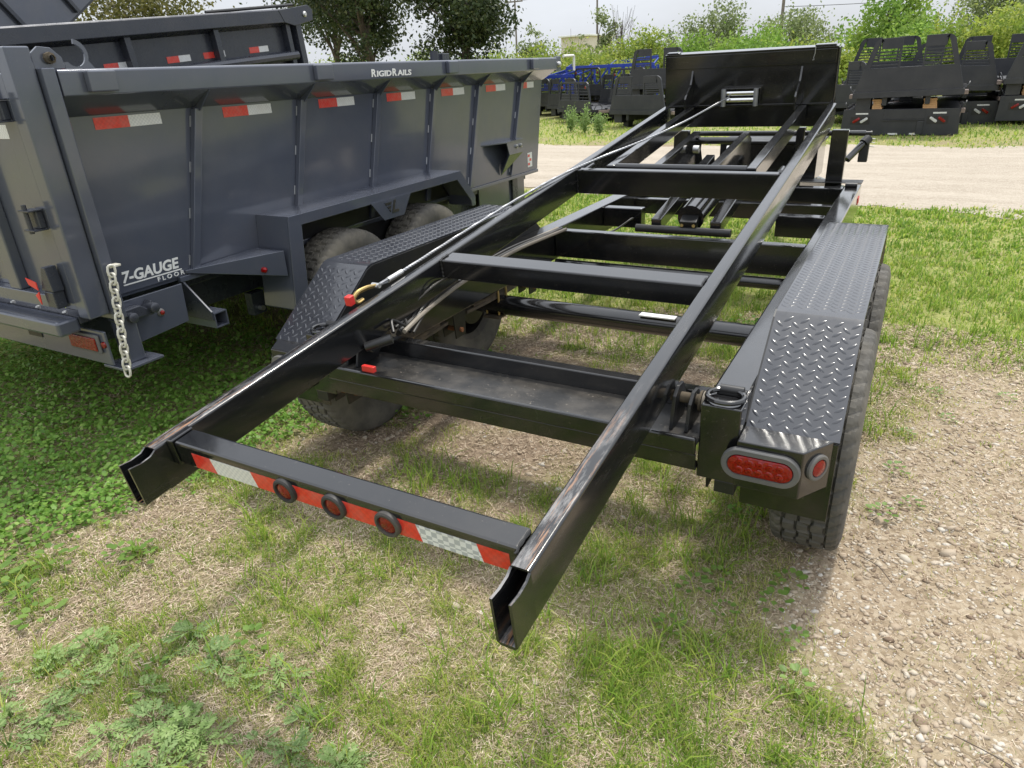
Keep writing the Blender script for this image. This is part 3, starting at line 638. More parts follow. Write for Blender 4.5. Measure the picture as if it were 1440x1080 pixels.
# hoses and wiring along the left frame rail
for k, (dx, mt, r_) in enumerate(((0, 'tan_wrap', .013), (.03, 'wire_black', .012), (.06, 'tan_wrap', .010), (.015, 'wire_black', .008))):
    MB().tube(catm([(-1.80+dx, 2.12, .66+.01*k), (-1.84+dx, 2.35, .685+.008*k), (-1.90+dx, 2.75, .715), (-1.92+dx, 3.3, .722+.006*k), (-1.93+dx, 4.0, .71)], 8), r_, 8).build('hydraulic_hose', mt, RO)
for k, (mt, dz) in enumerate((('white_paint', .05), ('wire_black', .02), ('wire_black', .03))):
    MB().tube(catm([(-1.83, 2.20, .70), (-1.80+.02*k, 2.45, .78+dz), (-1.85, 2.75, .72), (-1.90+.02*k, 3.2, .735)], 8), .0035, 6).build('wire', mt, RO)
MB().tube(catm([(-1.74, 2.05, .70), (-1.78, 2.10, .73), (-1.76, 2.16, .69), (-1.80, 2.2, .70), (-1.78, 2.12, .66)], 6), .007, 8).build('wire_loop', 'wire_black', RO)
MB().tube([(-1.80, 2.12, .675), (-1.86, 2.36, .71)], .017, 10).build('hose_sleeve', 'tan_wrap', RO)
MB().tube(catm([(-1.83, 4.35, .60), (-1.78, 4.6, .58), (-1.70, 4.75, .64), (-1.75, 4.9, .60)], 6), .007, 6).build('brake_line', 'wire_black', RO)

# ------------------------------------------------------------------ grey dump trailer beside it
GD = thing('dump_trailer', 'gunmetal grey dump trailer with tall ribbed side and white lettering', 'trailer', (-4.3, 3.9, 0))
GX = -4.3; GM = lambda x: 2*GX-x
G = 'grey_paint'
XW = -3.21                       # outer face of the right side wall
ZB, ZT = .765, 1.63
# side walls: sheet pushed a little forward at the top, as the ribs are
for s in (0, 1):
    x = XW if not s else GM(XW)
    MB().prism([(x, 1.80, ZB), (x, 6.225, ZB), (x, 6.39, ZT), (x, 1.80, ZT)], (-.012 if not s else .012, 0, 0)).build('side_wall', G, GD, smooth=False)
    # top rail: box with a slanted underside
    e = 1 if not s else -1; X = lambda d: XW+d if not s else GM(XW+d)
    pr = [(X(.15), 1.640), (X(.15), 1.732), (X(.143), 1.740), (X(-.02), 1.740), (X(-.02), 1.560), (X(.004), 1.556)]
    rl = MB().loft([[(x, 1.765, z) for x, z in pr], [(x, 6.40, z) for x, z in pr]]).build('top_rail', G, GD, .004)
    for y0, y1 in ((1.865, 1.99), (3.20, 3.33), (4.545, 4.665), (5.86, 5.97)):
        B('stake_pocket', G, rl, min(X(.1505), X(.185)), max(X(.1505), X(.185)), y0, y1, 1.650, 1.732, .006)
    if not s:
        B('stake_post', 'grey_dark', rl, -3.15, -3.09, 4.56, 4.65, 1.7405, 1.785, .004)
        MB().lathe([(0, .03), (.06, .03)], (-3.12, 4.50, 1.7405), 'Z', 12, caps=True).build('stake_pin', 'grey_dark', rl)
    for yt, yb in ((2.455, 2.235), (3.185, 2.975), (3.885, 3.67), (4.54, 4.335), (5.175, 4.955), (5.905, 5.66)):
        # flat bar rib on the wall with a triangular gusset under the rail
        w_ = .028
        rb = MB().loft([[(X(.0005), yb, ZB+.01), (X(.026), yb, ZB+.01), (X(.026), yb+.045, ZB+.01), (X(.0005), yb+.045, ZB+.01)], [(X(.0005), yt, 1.553), (X(.038), yt, 1.553), (X(.038), yt+.045, 1.553), (X(.0005), yt+.045, 1.553)]]).build('rib', G, GD, .003)
        MB().prism([(X(.006), yt+.02, 1.5555), (X(.04), yt+.02, 1.54), (X(.146), yt+.02, 1.638)], (0, .008, 0)).build('rib_gusset', G, rb, smooth=False)
        if not s:
            for k, t in enumerate((.03, .33, .62, .90)):
                y = yb+(yt-yb)*t; z = ZB+.02+(1.545-ZB-.02)*t; z2 = z+.05; y2 = y+(yt-yb)*.06
                MB().tube([(X(.004), y-.003, z), (X(.004), y2-.003, z2)], .0045, 5).build('weld_bead', 'cable_steel', rb)
    # corner post
    pr = [(X(.16), 1.70), (X(.16), 1.752), (X(.06), 1.80), (X(-.02), 1.80), (X(-.02), 1.70)]
    MB().prism([(x, y, .70) for x, y in pr], (0, 0, 1.046)).build('corner_post', G, GD, .004)
    # door post and hinges
    xa, xb = sorted((X(.05), X(.13)))
    dp = B('door_post', G, GD, xa, xb, 1.60, 1.695, .73, 1.825, .006)
    B('door_frame', G, dp, *(sorted((X(-.05), X(.0485)))), 1.605, 1.66, .76, 1.735, .006)
    for z in (1.60, 1.17):
        h = B('door_hinge', 'grey_dark', GD, *sorted((X(-.030), X(.030))), 1.572, 1.5995, z-.036, z+.036, .004)
        MB().tube([(X(-.01), 1.553, z-.055), (X(-.01), 1.553, z+.065)], .010, 10).build('hinge_pin', 'grey_dark', h)
        for dz in (-.043, .038): B('hinge_ear', 'grey_dark', h, *sorted((X(-.040), X(.040))), 1.538, 1.5995, z+dz, z+dz+.006, .001)
# tarp hook and bracket on top of the corner
hk = MB().prism([(-3.10, 1.697, 1.742), (-3.10, 1.697, 1.80), (-3.10, 1.73, 1.825), (-3.10, 1.78, 1.82), (-3.10, 1.815, 1.785), (-3.10, 1.82, 1.742)], (.012, 0, 0)).build('tarp_bracket', G, GD, .002)
MB().lathe([(0, .022), (.018, .022), (.020, .012), (.03, .012)], (-3.087, 1.76, 1.782), 'X', 8).build('bracket_bolt', 'dirt_metal', hk)
ho = [(1.822, 1.742), (1.822, 1.766)]+[(1.872+.043*math.cos(R(a)), 1.792+.043*math.sin(R(a))) for a in range(215, 446, 15)]
ho2 = [(1.872+.058*math.cos(R(a)), 1.795+.058*math.sin(R(a))) for a in range(440, 329, -15)]+[(1.945, 1.742)]
MB().prism([(-3.10, y, z) for y, z in ho+ho2], (.010, 0, 0)).build('tarp_hook', G, GD, smooth=False)
# reflective tape on the wall
for y0, y1 in ((1.945, 2.28), (2.648, 2.981), (3.361, 3.684), (4.019, 4.343), (4.679, 4.998), (5.338, 5.663), (5.936, 6.201)):
    ym = y0+(y1-y0)*.5
    setp(B('reflective_tape', 'tape_red', GD, XW+.0003, XW+.0016, y0, ym, 1.496, 1.546, 0), 'red reflective tape'); setp(B('reflective_tape', 'tape_white', GD, XW+.0003, XW+.0016, ym+.0005, y1, 1.496, 1.546, 0), 'white reflective tape')
# lettering
U = (0, 1, 0); Zu = (0, 0, 1)
x_ = XW+.1505+.0016
text('letter', 'R', .060, (x_, 3.705, 1.655), U, Zu, 'white_paint', GD, .1, .03, .046); text('lettering', 'IGID', .046, (x_, 3.758, 1.655), U, Zu, 'white_paint', GD, .1, .03, .150)
text('letter', 'R', .060, (x_, 3.916, 1.655), U, Zu, 'white_paint', GD, .1, .03, .046); text('lettering', 'AILS', .046, (x_, 3.968, 1.655), U, Zu, 'white_paint', GD, .1, .03, .155)
U2 = (0, 1, 0)
text('lettering', '7-GAUGE', .072, (XW+.0016, 1.868, .812), U2, Zu, 'white_paint', GD, .18, .03, .315)
text('lettering', 'F L O O R', .030, (XW+.0016, 2.045, .772), U2, Zu, 'white_paint', GD, .05, .02, .155)
B('letter_underline', 'white_paint', GD, XW+.0003, XW+.002, 1.868, 2.19, .797, .803, 0)
lab = B('warning_label', 'white_paint', GD, XW+.0003, XW+.0016, 6.03, 6.12, .80, .93, 0)
for k in range(3): B('label_block', 'tape_red', lab, XW+.0017, XW+.0022, 6.035+.03*(k % 2), 6.075+.03*(k % 2), .815+.038*k, .838+.038*k, 0)
# front wall, floor, front tarp box
B('front_wall', G, GD, GM(XW)+.014, XW-.014, 6.25, 6.26, ZB, 1.62, .001)
B('floor', G, GD, GM(XW)+.013, XW-.013, 1.80, 6.24, ZB-.02, ZB-.001, .001)
B('floor_edge', G, GD, XW-.010, XW+.014, 2.16, 6.22, ZB-.030, ZB-.0015, .003)
fe = MB().prism([(-3.075, 6.402, 1.62), (-3.075, 6.52, 1.62), (-3.075, 6.52, 1.75), (-3.075, 6.402, 1.75)], (-.02, 0, 0)).build('tarp_end_plate', G, GD, .003)
MB().lathe([(0, .028), (.02, .024), (.03, .010), (.03, .0005)], (-3.074, 6.46, 1.68), 'X', 12).build('tarp_bearing', 'zinc', fe)
MB().tube([(-3.10, 6.46, 1.68), (GM(-3.10), 6.46, 1.68)], .035, 12).build('tarp_roll', 'satin_black', GD)
wp = MB().tube([(-3.06, 6.55, 1.75), (-3.06, 6.78, 1.752), (-3.06, 6.79, 1.745), (-3.06, 6.79, 1.62)], .012, 8).build('tarp_arm', 'white_paint', GD)
# rear doors with stiffeners
for s in (0, 1):
    X = lambda x: x if not s else GM(x)
    d = B('rear_door', G, GD, *sorted((X(-3.2615), X(-4.292))), 1.622, 1.634, .80, 1.72, .002)
    for x0, x1 in ((-3.62, -3.53), (-3.98, -3.88)): B('door_stiffener', G, d, *sorted((X(x0), X(x1))), 1.575, 1.6215, .83, 1.66, .006)
    B('door_bottom', G, d, *sorted((X(-3.2615), X(-4.292))), 1.575, 1.6212, .765, .829, .005); B('door_top', G, d, *sorted((X(-3.2615), X(-4.292))), 1.575, 1.6212, 1.64, 1.735, .005)
    setp(B('reflective_tape', 'tape_white', d, *sorted((X(-3.285), X(-3.50))), 1.6195, 1.6212, 1.49, 1.545, 0), 'white reflective tape')
lt = MB().prism([(-3.285, 1.545, .86), (-3.235, 1.545, .97), (-3.205, 1.545, .97), (-3.195, 1.545, .86)], (0, .05, 0)).build('door_latch', 'grey_dark', GD, .003)
B('latch_body', 'grey_dark', lt, -3.275, -3.205, 1.545, 1.595, .785, .859, .004)
MB().prism([(-3.285, 1.53, .90), (-3.36, 1.53, .915), (-3.35, 1.53, .885), (-3.285, 1.53, .865)], (0, .004, 0)).build('red_flag', 'red_plastic', lt, smooth=False)
MB().prism([(-3.28, 1.528, .86), (-3.315, 1.528, .84), (-3.29, 1.528, .80)], (0, .004, 0)).build('red_flag', 'red_plastic', lt, smooth=False)
# rear bumper and lights
bp = B('rear_bumper', G, GD, GM(-3.17), -3.17, 1.50, 1.60, .665, .735, .012)
for k in range(4): MB().lathe([(0, .012), (.006, .010), (.008, .001)], (-3.30-.22*k, 1.615, .7355), 'Z', 8).build('bumper_bolt', 'zinc', bp)
B('bumper_shelf', 'grey_dark', bp, GM(-3.17), -3.17, 1.6005, 1.66, .70, .7352, .002)
rp_ = B('rear_panel', G, GD, GM(-3.065), -3.065, 1.63, 1.642, .500, .664, .004)
for s in (0, 1):
    X = lambda x: x if not s else GM(x)
    tl = B('tail_light', 'gasket', GD, *sorted((X(-3.34), X(-3.105))), 1.615, 1.629, .555, .645, .012)
    B('lens', 'dark_red_lens', tl, *sorted((X(-3.325), X(-3.12))), 1.608, 1.616, .568, .632, .008)
    MB().lathe([(0, .016), (-.008, .014), (-.010, .001)], (X(-3.085), 1.629, .60), 'Y', 12).build('marker_lens', 'dark_red_lens', tl)
    B('panel_slot', 'satin_black', tl, *sorted((X(-3.72), X(-3.60))), 1.6255, 1.6295, .565, .615, .006)
    # leg, foot, side plate
    lg = B('stabilizer_leg', G, GD, *sorted((X(-3.15), X(-3.075))), 1.72, 1.80, .475, .700, .006)
    B('foot_plate', G, lg, *sorted((X(-3.20), X(-3.03))), 1.66, 1.86, .462, .4745, .002)
    sp = MB().prism([(X(-3.13), 1.765, .75), (X(-3.13), 2.115, .75), (X(-3.13), 2.105, .555), (X(-3.13), 1.81, .535)], (-.01 if not s else .01, 0, 0)).build('side_plate', G, GD, .002)
    MB().lathe([(0, .020), (.006, .019), (.012, .012)], (X(-3.13), 1.965, .645), 'X' if not s else (V3((-1, 0, 0)), V3((0, 1, 0)), V3((0, 0, 1))), 14).build('marker_ring', 'gasket', sp)
    MB().lathe([(.004, .013), (.016, .011), (.020, .001)], (X(-3.13), 1.965, .645), 'X' if not s else (V3((-1, 0, 0)), V3((0, 1, 0)), V3((0, 0, 1))), 12).build('marker_lens', 'red_lens', sp)
    # hinge pin of the dump body
    hb_ = MB().prism([(X(-3.127), 1.70, .69), (X(-3.127), 1.74, .722), (X(-3.127), 1.84, .725), (X(-3.127), 1.87, .70), (X(-3.127), 1.90, .735), (X(-3.127), 1.925, .70), (X(-3.127), 1.90, .665), (X(-3.127), 1.80, .672), (X(-3.127), 1.74, .655)], (.05 if not s else -.05, 0, 0)).build('body_hinge', 'grey_dark', GD, .004)
    for y, z in ((1.895, .70), (1.78, .685)): MB().lathe([(-.02, .024), (.02, .024), (.024, .018)], (X(-3.07), y, z), 'X', 12, caps=True).build('hinge_bolt', 'grey_dark', hb_)
    # chassis rail, cross tube
    B('chassis_rail', 'grey_dark', GD, *sorted((X(-3.50), X(-3.42))), 1.70, 6.15, .50, .66, .006)
    B('sub_frame', 'grey_dark', GD, *sorted((X(-3.40), X(-3.33))), 1.72, 6.2, .665, .742, .006)
    MB().prism([(X(-3.41), 2.17, .735), (X(-3.20), 2.17, .735), (X(-3.03), 2.17, .59), (X(-3.03), 2.17, .545), (X(-3.41), 2.17, .545)], (0, .012, 0)).build('outrigger', 'grey_dark', GD, .002)
    tb = MB()
    xa, xb = sorted((X(-3.41), X(-3.03)))
    for q in ((2.183, 2.189, .50, .58), (2.257, 2.263, .50, .58), (2.189, 2.257, .50, .506), (2.189, 2.257, .574, .58)): tb.box(xa, xb, *q)
    tb.build('cross_tube', G, GD, smooth=False)
    # fender: boxed steel over the tandem wheels
    oF, iF = X(-2.955), X(-3.2075)
    prf = [(2.665, .46), (2.725, .975), (4.475, .985), (4.66, .77), (4.66, .70)]
    inn = [(4.61, .70), (4.60, .745), (4.425, .925), (2.815, .915), (2.775, .46)]
    fp = prf+inn
    fd = MB().prism([(oF, y, z) for y, z in fp], (-.010 if not s else .010, 0, 0)).build('fender', G, GD, .002)
    t2 = [(y, z) for y, z in prf]; t3 = [(y+.004, z-.008) for y, z in prf]
    MB().loft([[(oF-(.0105 if not s else -.0105), y, z) for y, z in t2+t3[::-1]], [(iF, y, z) for y, z in t2+t3[::-1]]]).build('fender_top', G, fd, smooth=False)
    MB().prism([(iF+(.001 if not s else -.001), y, z) for y, z in ((2.68, .50), (2.735, .962), (4.465, .972), (4.63, .77), (4.63, .50))], (.006 if not s else -.006, 0, 0)).build('fender_liner', 'satin_black', fd, smooth=False)
    # emblem plate hanging between the wheels
    eo = oF+(.0006 if not s else -.0006)
    em = MB().prism([(eo, 3.415, .925), (eo, 3.835, .928), (eo, 3.74, .80), (eo, 3.53, .80)], (.006 if not s else -.006, 0, 0)).build('emblem_plate', G, fd, smooth=False)
    if not s:
        ex = eo+.0065
        for poly in ([(3.545, .905), (3.62, .905), (3.605, .888), (3.56, .888)], [(3.565, .880), (3.612, .880), (3.602, .864), (3.580, .864)], [(3.585, .857), (3.604, .857), (3.600, .840)], [(3.645, .912), (3.665, .912), (3.640, .850), (3.685, .850), (3.690, .832), (3.612, .832)]):
            MB().prism([(ex, y, z) for y, z in poly], (.002, 0, 0)).build('emblem', 'wire_black', em, smooth=False)
    # stepped box with marker lamp behind the fender
    st = MB().loft([[(X(-3.2), 2.20, .79), (X(-3.195), 2.20, .79), (X(-3.195), 2.20, .775), (X(-3.2), 2.20, .775)], [(X(-3.2), 2.67, .80), (X(-2.975), 2.67, .80), (X(-2.975), 2.67, .655), (X(-3.2), 2.67, .655)]]).build('fender_step', G, GD, .004)
    MB().lathe([(-.004, .017), (.012, .015), (.018, .001)], (X(-3.03), 2.555, .715), 'X' if not s else (V3((-1, 0, 0)), V3((0, 1, 0)), V3((0, 0, 1))), 12).build('marker_lens', 'red_lens', st)
    for y in (3.22, 4.10):
        wheel(GD, (X(-3.075), y, .40), bool(s), 'dusty_rubber', 'grey_dark')
    B('spring_hanger', 'grey_dark', GD, *sorted((X(-3.42), X(-3.36))), 2.70, 2.80, .36, .50, .004)
    MB().tube([(X(-3.36), 2.75, .40), (X(-3.33), 2.75, .40)], .016, 8).build('hanger_bolt', 'zinc', GD)
for y in (3.22, 4.10): MB().tube([(-3.15, y, .40), (GM(-3.15), y, .40)], .055, 14).build('axle', 'grey_dark', GD)
B('crossmember', 'grey_dark', GD, GM(-3.505), -3.505, 1.72, 1.80, .50, .64, .004)
B('front_panel', G, GD, -3.33, -3.322, 5.30, 6.15, .40, .735, .001); B('panel_post', 'grey_dark', GD, -3.3215, -3.30, 5.88, 5.98, .36, .735, .003)
# angled bracket on the front of the side wall
bk = MB()
bk.prism([(XW+.001, 5.20, 1.075), (XW+.13, 5.42, 1.080), (XW+.13, 5.72, 1.085), (XW+.001, 5.80, 1.085)], (0, 0, .008))
bk.build('side_bracket', G, GD, smooth=False)
MB().prism([(XW+.122, 5.42, 1.079), (XW+.122, 5.72, 1.084), (XW+.122, 5.70, .98), (XW+.005, 5.50, .80), (XW+.122, 5.46, .98)], (.008, 0, 0)).build('bracket_face', G, GD, smooth=False)
MB().prism([(XW+.001, 5.72, 1.084), (XW+.13, 5.72, 1.084), (XW+.13, 5.70, .98), (XW+.002, 5.52, .80)], (0, .008, 0)).build('bracket_side', G, GD, smooth=False)
for y in (5.58, 5.66): MB().lathe([(0, .016), (.014, .016), (.016, .008)], (XW+.1305, y, 1.04), 'X', 8).build('bracket_bolt', 'zinc', GD)
# tongue
for e in (-1, 1): MB().beam((GX+e*.55, 6.16, .58), (GX+e*.06, 7.9, .56), .08, .15).build('tongue_beam', 'grey_dark', GD, .006)
MB().tube([(GX, 7.7, .02), (GX, 7.7, .95)], .05, 12).build('tongue_jack', 'grey_dark', GD)
# safety chain hanging from the rear corner
ch = B('chain_bracket', 'chain_paint', GD, -3.075, -3.035, 1.728, 1.782, .935, .945, .002)
def link(c, d, side, L_=.052, wd=.016, r=.0055):
    d = V3(d).normalized(); s_ = (V3(side)-d*V3(side).dot(d)).normalized(); c = V3(c); p = []
    for k in range(13):
        a = 2*math.pi*k/12; p.append(c+d*(math.copysign(1, math.cos(a))*(L_/2-wd)*(abs(math.cos(a)) > .01)+math.cos(a)*wd)+s_*math.sin(a)*wd)
    return MB().tube(p, r, 7)
cpts = [(-3.030, 1.728-.0048*k, .925-.0355*k) for k in range(14)]
for k, p in enumerate(cpts):
    link(p, (0, -.14, -1), (1, .2, 0) if k % 2 else (.15, 1, 0)).build('chain_link', 'chain_paint', ch)

# ------------------------------------------------------------------ dark dump trailer behind it (body raised a little)
DT = thing('dump_trailer', 'darker dump trailer with its body slightly raised, behind the gunmetal grey one', 'trailer', (-7.4, 4.5, 0))
TD = R(4.6); cD, sD = math.cos(TD), math.sin(TD)
DF = lambda x, s, n: (x, 2.0+s*cD-n*sD, 1.905+s*sD+n*cD)     # n = 0 at the underside of the top rail
xw = -6.40; dm = lambda x: -14.8-x
for s in (0, 1):
    X = (lambda d: xw+d) if not s else (lambda d: dm(xw+d))
    pr = [(X(.12), 0), (X(.12), .118), (X(.11), .132), (X(-.03), .132), (X(-.03), -.05)]
    rl = MB(DF); rl.loft([[(x, -.2, n) for x, n in pr], [(x, 4.42, n) for x, n in pr]]); rl = rl.build('top_rail', 'grey_dark', DT, .005)
    MB(DF).prism([(X(.0), 0, -.01), (X(.0), 4.45, -.01), (X(.0), 4.45, -.95), (X(.0), 0, -.95)], (-.012 if not s else .012, 0, 0)).build('side_wall', 'grey_dark', DT, smooth=False)
    for q in range(5): B('rib', 'grey_dark', DT, *sorted((X(.001), X(.085))), .34+.99*q, .40+.99*q, -.94, -.012, .004, DF)
    MB(DF).tube([(X(.06), .2, -.335), (X(.06), 4.4, -.335)], .05, 10).build('side_tube', 'grey_dark', DT)
    for a, b in ((1.60, 1.90), (2.10, 2.38), (2.75, 3.02), (3.18, 3.45), (3.78, 4.05)):
        x0, x1 = sorted((X(.001), X(.003))); mdl = (a+b)/2
        setp(B('reflective_tape', 'tape_red', DT, x0, x1, a, mdl, -.262, -.205, 0, DF), 'red reflective tape'); setp(B('reflective_tape', 'tape_white', DT, x0, x1, mdl+.001, b, -.262, -.205, 0, DF), 'white reflective tape')
    ep = MB(DF); ep.prism([(X(.125), 4.20, .12), (X(.125), 4.26, .0), (X(.125), 4.40, -.04), (X(.125), 4.70, .0), (X(.125), 4.72, .10), (X(.125), 4.66, .155)], (-.02 if not s else .02, 0, 0)); ep = ep.build('rail_end_plate', 'grey_dark', DT, .003)
    MB().lathe([(0, .03), (.01, .03), (.02, .018), (.02, .001)], V3(DF(X(.126), 4.58, .065)), 'X' if not s else (V3((-1, 0, 0)), V3((0, 1, 0)), V3((0, 0, 1))), 12).build('end_bolt', 'zinc', ep)
    B('corner_post', 'grey_dark', DT, *sorted((X(.002), X(.10))), 4.44, 4.52, -.95, .0, .004, DF)
    for y in (4.1, 5.0): wheel(DT, (X(.13), y, .40), bool(s), 'dusty_rubber', 'grey_dark')
    B('chassis_rail', 'grey_dark', DT, *sorted((X(-.30), X(-.22))), 2.0, 7.6, .50, .66, .006)
    MB().prism([(X(.26), y, z) for y, z in ((3.55, .5), (3.60, .9), (5.5, .9), (5.65, .7), (5.60, .66), (5.46, .85), (3.65, .85), (3.62, .5))], (-.26 if not s else .26, 0, 0)).build('fender', 'grey_dark', DT, smooth=False)
B('floor', 'grey_dark', DT, dm(xw)+.013, xw-.013, 0, 4.44, -.97, -.951, .002, DF); B('front_wall', 'grey_dark', DT, dm(xw)+.013, xw-.013, 4.43, 4.44, -.95, .0, .002, DF)
MB(DF).tube([(xw+.05, 3.3, .145), (xw+.05, 4.5, .165)], .016, 8).build('tarp_tube', 'satin_black', DT)
for y in (4.1, 5.0): MB().tube([(xw, y, .40), (dm(xw), y, .40)], .055, 12).build('axle', 'grey_dark', DT)
MB().tube([(-7.4, 3.0, .55), (-7.4, 4.6, 1.1)], .07, 14).build('hoist_cylinder', 'satin_black', DT)

# ------------------------------------------------------------------ third dump trailer, body raised steeply
TT = thing('dump_trailer', 'grey dump trailer with its body raised steeply, farthest of the three dump trailers', 'trailer', (-10.6, 4.0, 0))
T3 = R(36); c3, s3 = math.cos(T3), math.sin(T3)
HF = lambda x, s, n: (x, 3.46+s*c3-n*s3, .72+s*s3+n*c3)
for x0 in (-9.60, -11.60):
    MB(HF).prism([(x0, -.1, 0), (x0, 4.1, 0), (x0, 4.1, 1.15), (x0, -.1, 1.15)], (.012, 0, 0)).build('side_wall', G, TT, smooth=False)
    xs = (x0+.0125, x0+.075) if x0 > -10 else (x0-.065, x0-.0005)
    for q in range(6): B('rib', 'grey_dark', TT, *xs, .40+.68*q, .45+.68*q, .02, 1.06, .004, HF)
    B('top_rail', G, TT, *xs, -.1, 4.12, 1.062, 1.17, .006, HF)
B('floor', 'grey_dark', TT, -11.587, -9.601, -.1, 4.1, -.03, -.001, .002, HF); B('front_wall', G, TT, -11.587, -9.601, 4.08, 4.0995, 0, 1.15, .002, HF)
for x0 in (-9.98, -11.30): B('chassis_rail', 'grey_dark', TT, x0, x0+.08, 2.9, 8.6, .50, .66, .006)
for x0, fl_ in ((-9.62, False), (-11.58, True)):
    for y in (4.6, 5.5): wheel(TT, (x0, y, .40), fl_, 'dusty_rubber', 'grey_dark')
for y in (4.6, 5.5): MB().tube([(-9.7, y, .40), (-11.5, y, .40)], .055, 12).build('axle', 'grey_dark', TT)
MB().tube([(-10.2, 5.6, .6), (-10.2, 4.95, 2.2)], .07, 14).build('hoist_cylinder', 'satin_black', TT)

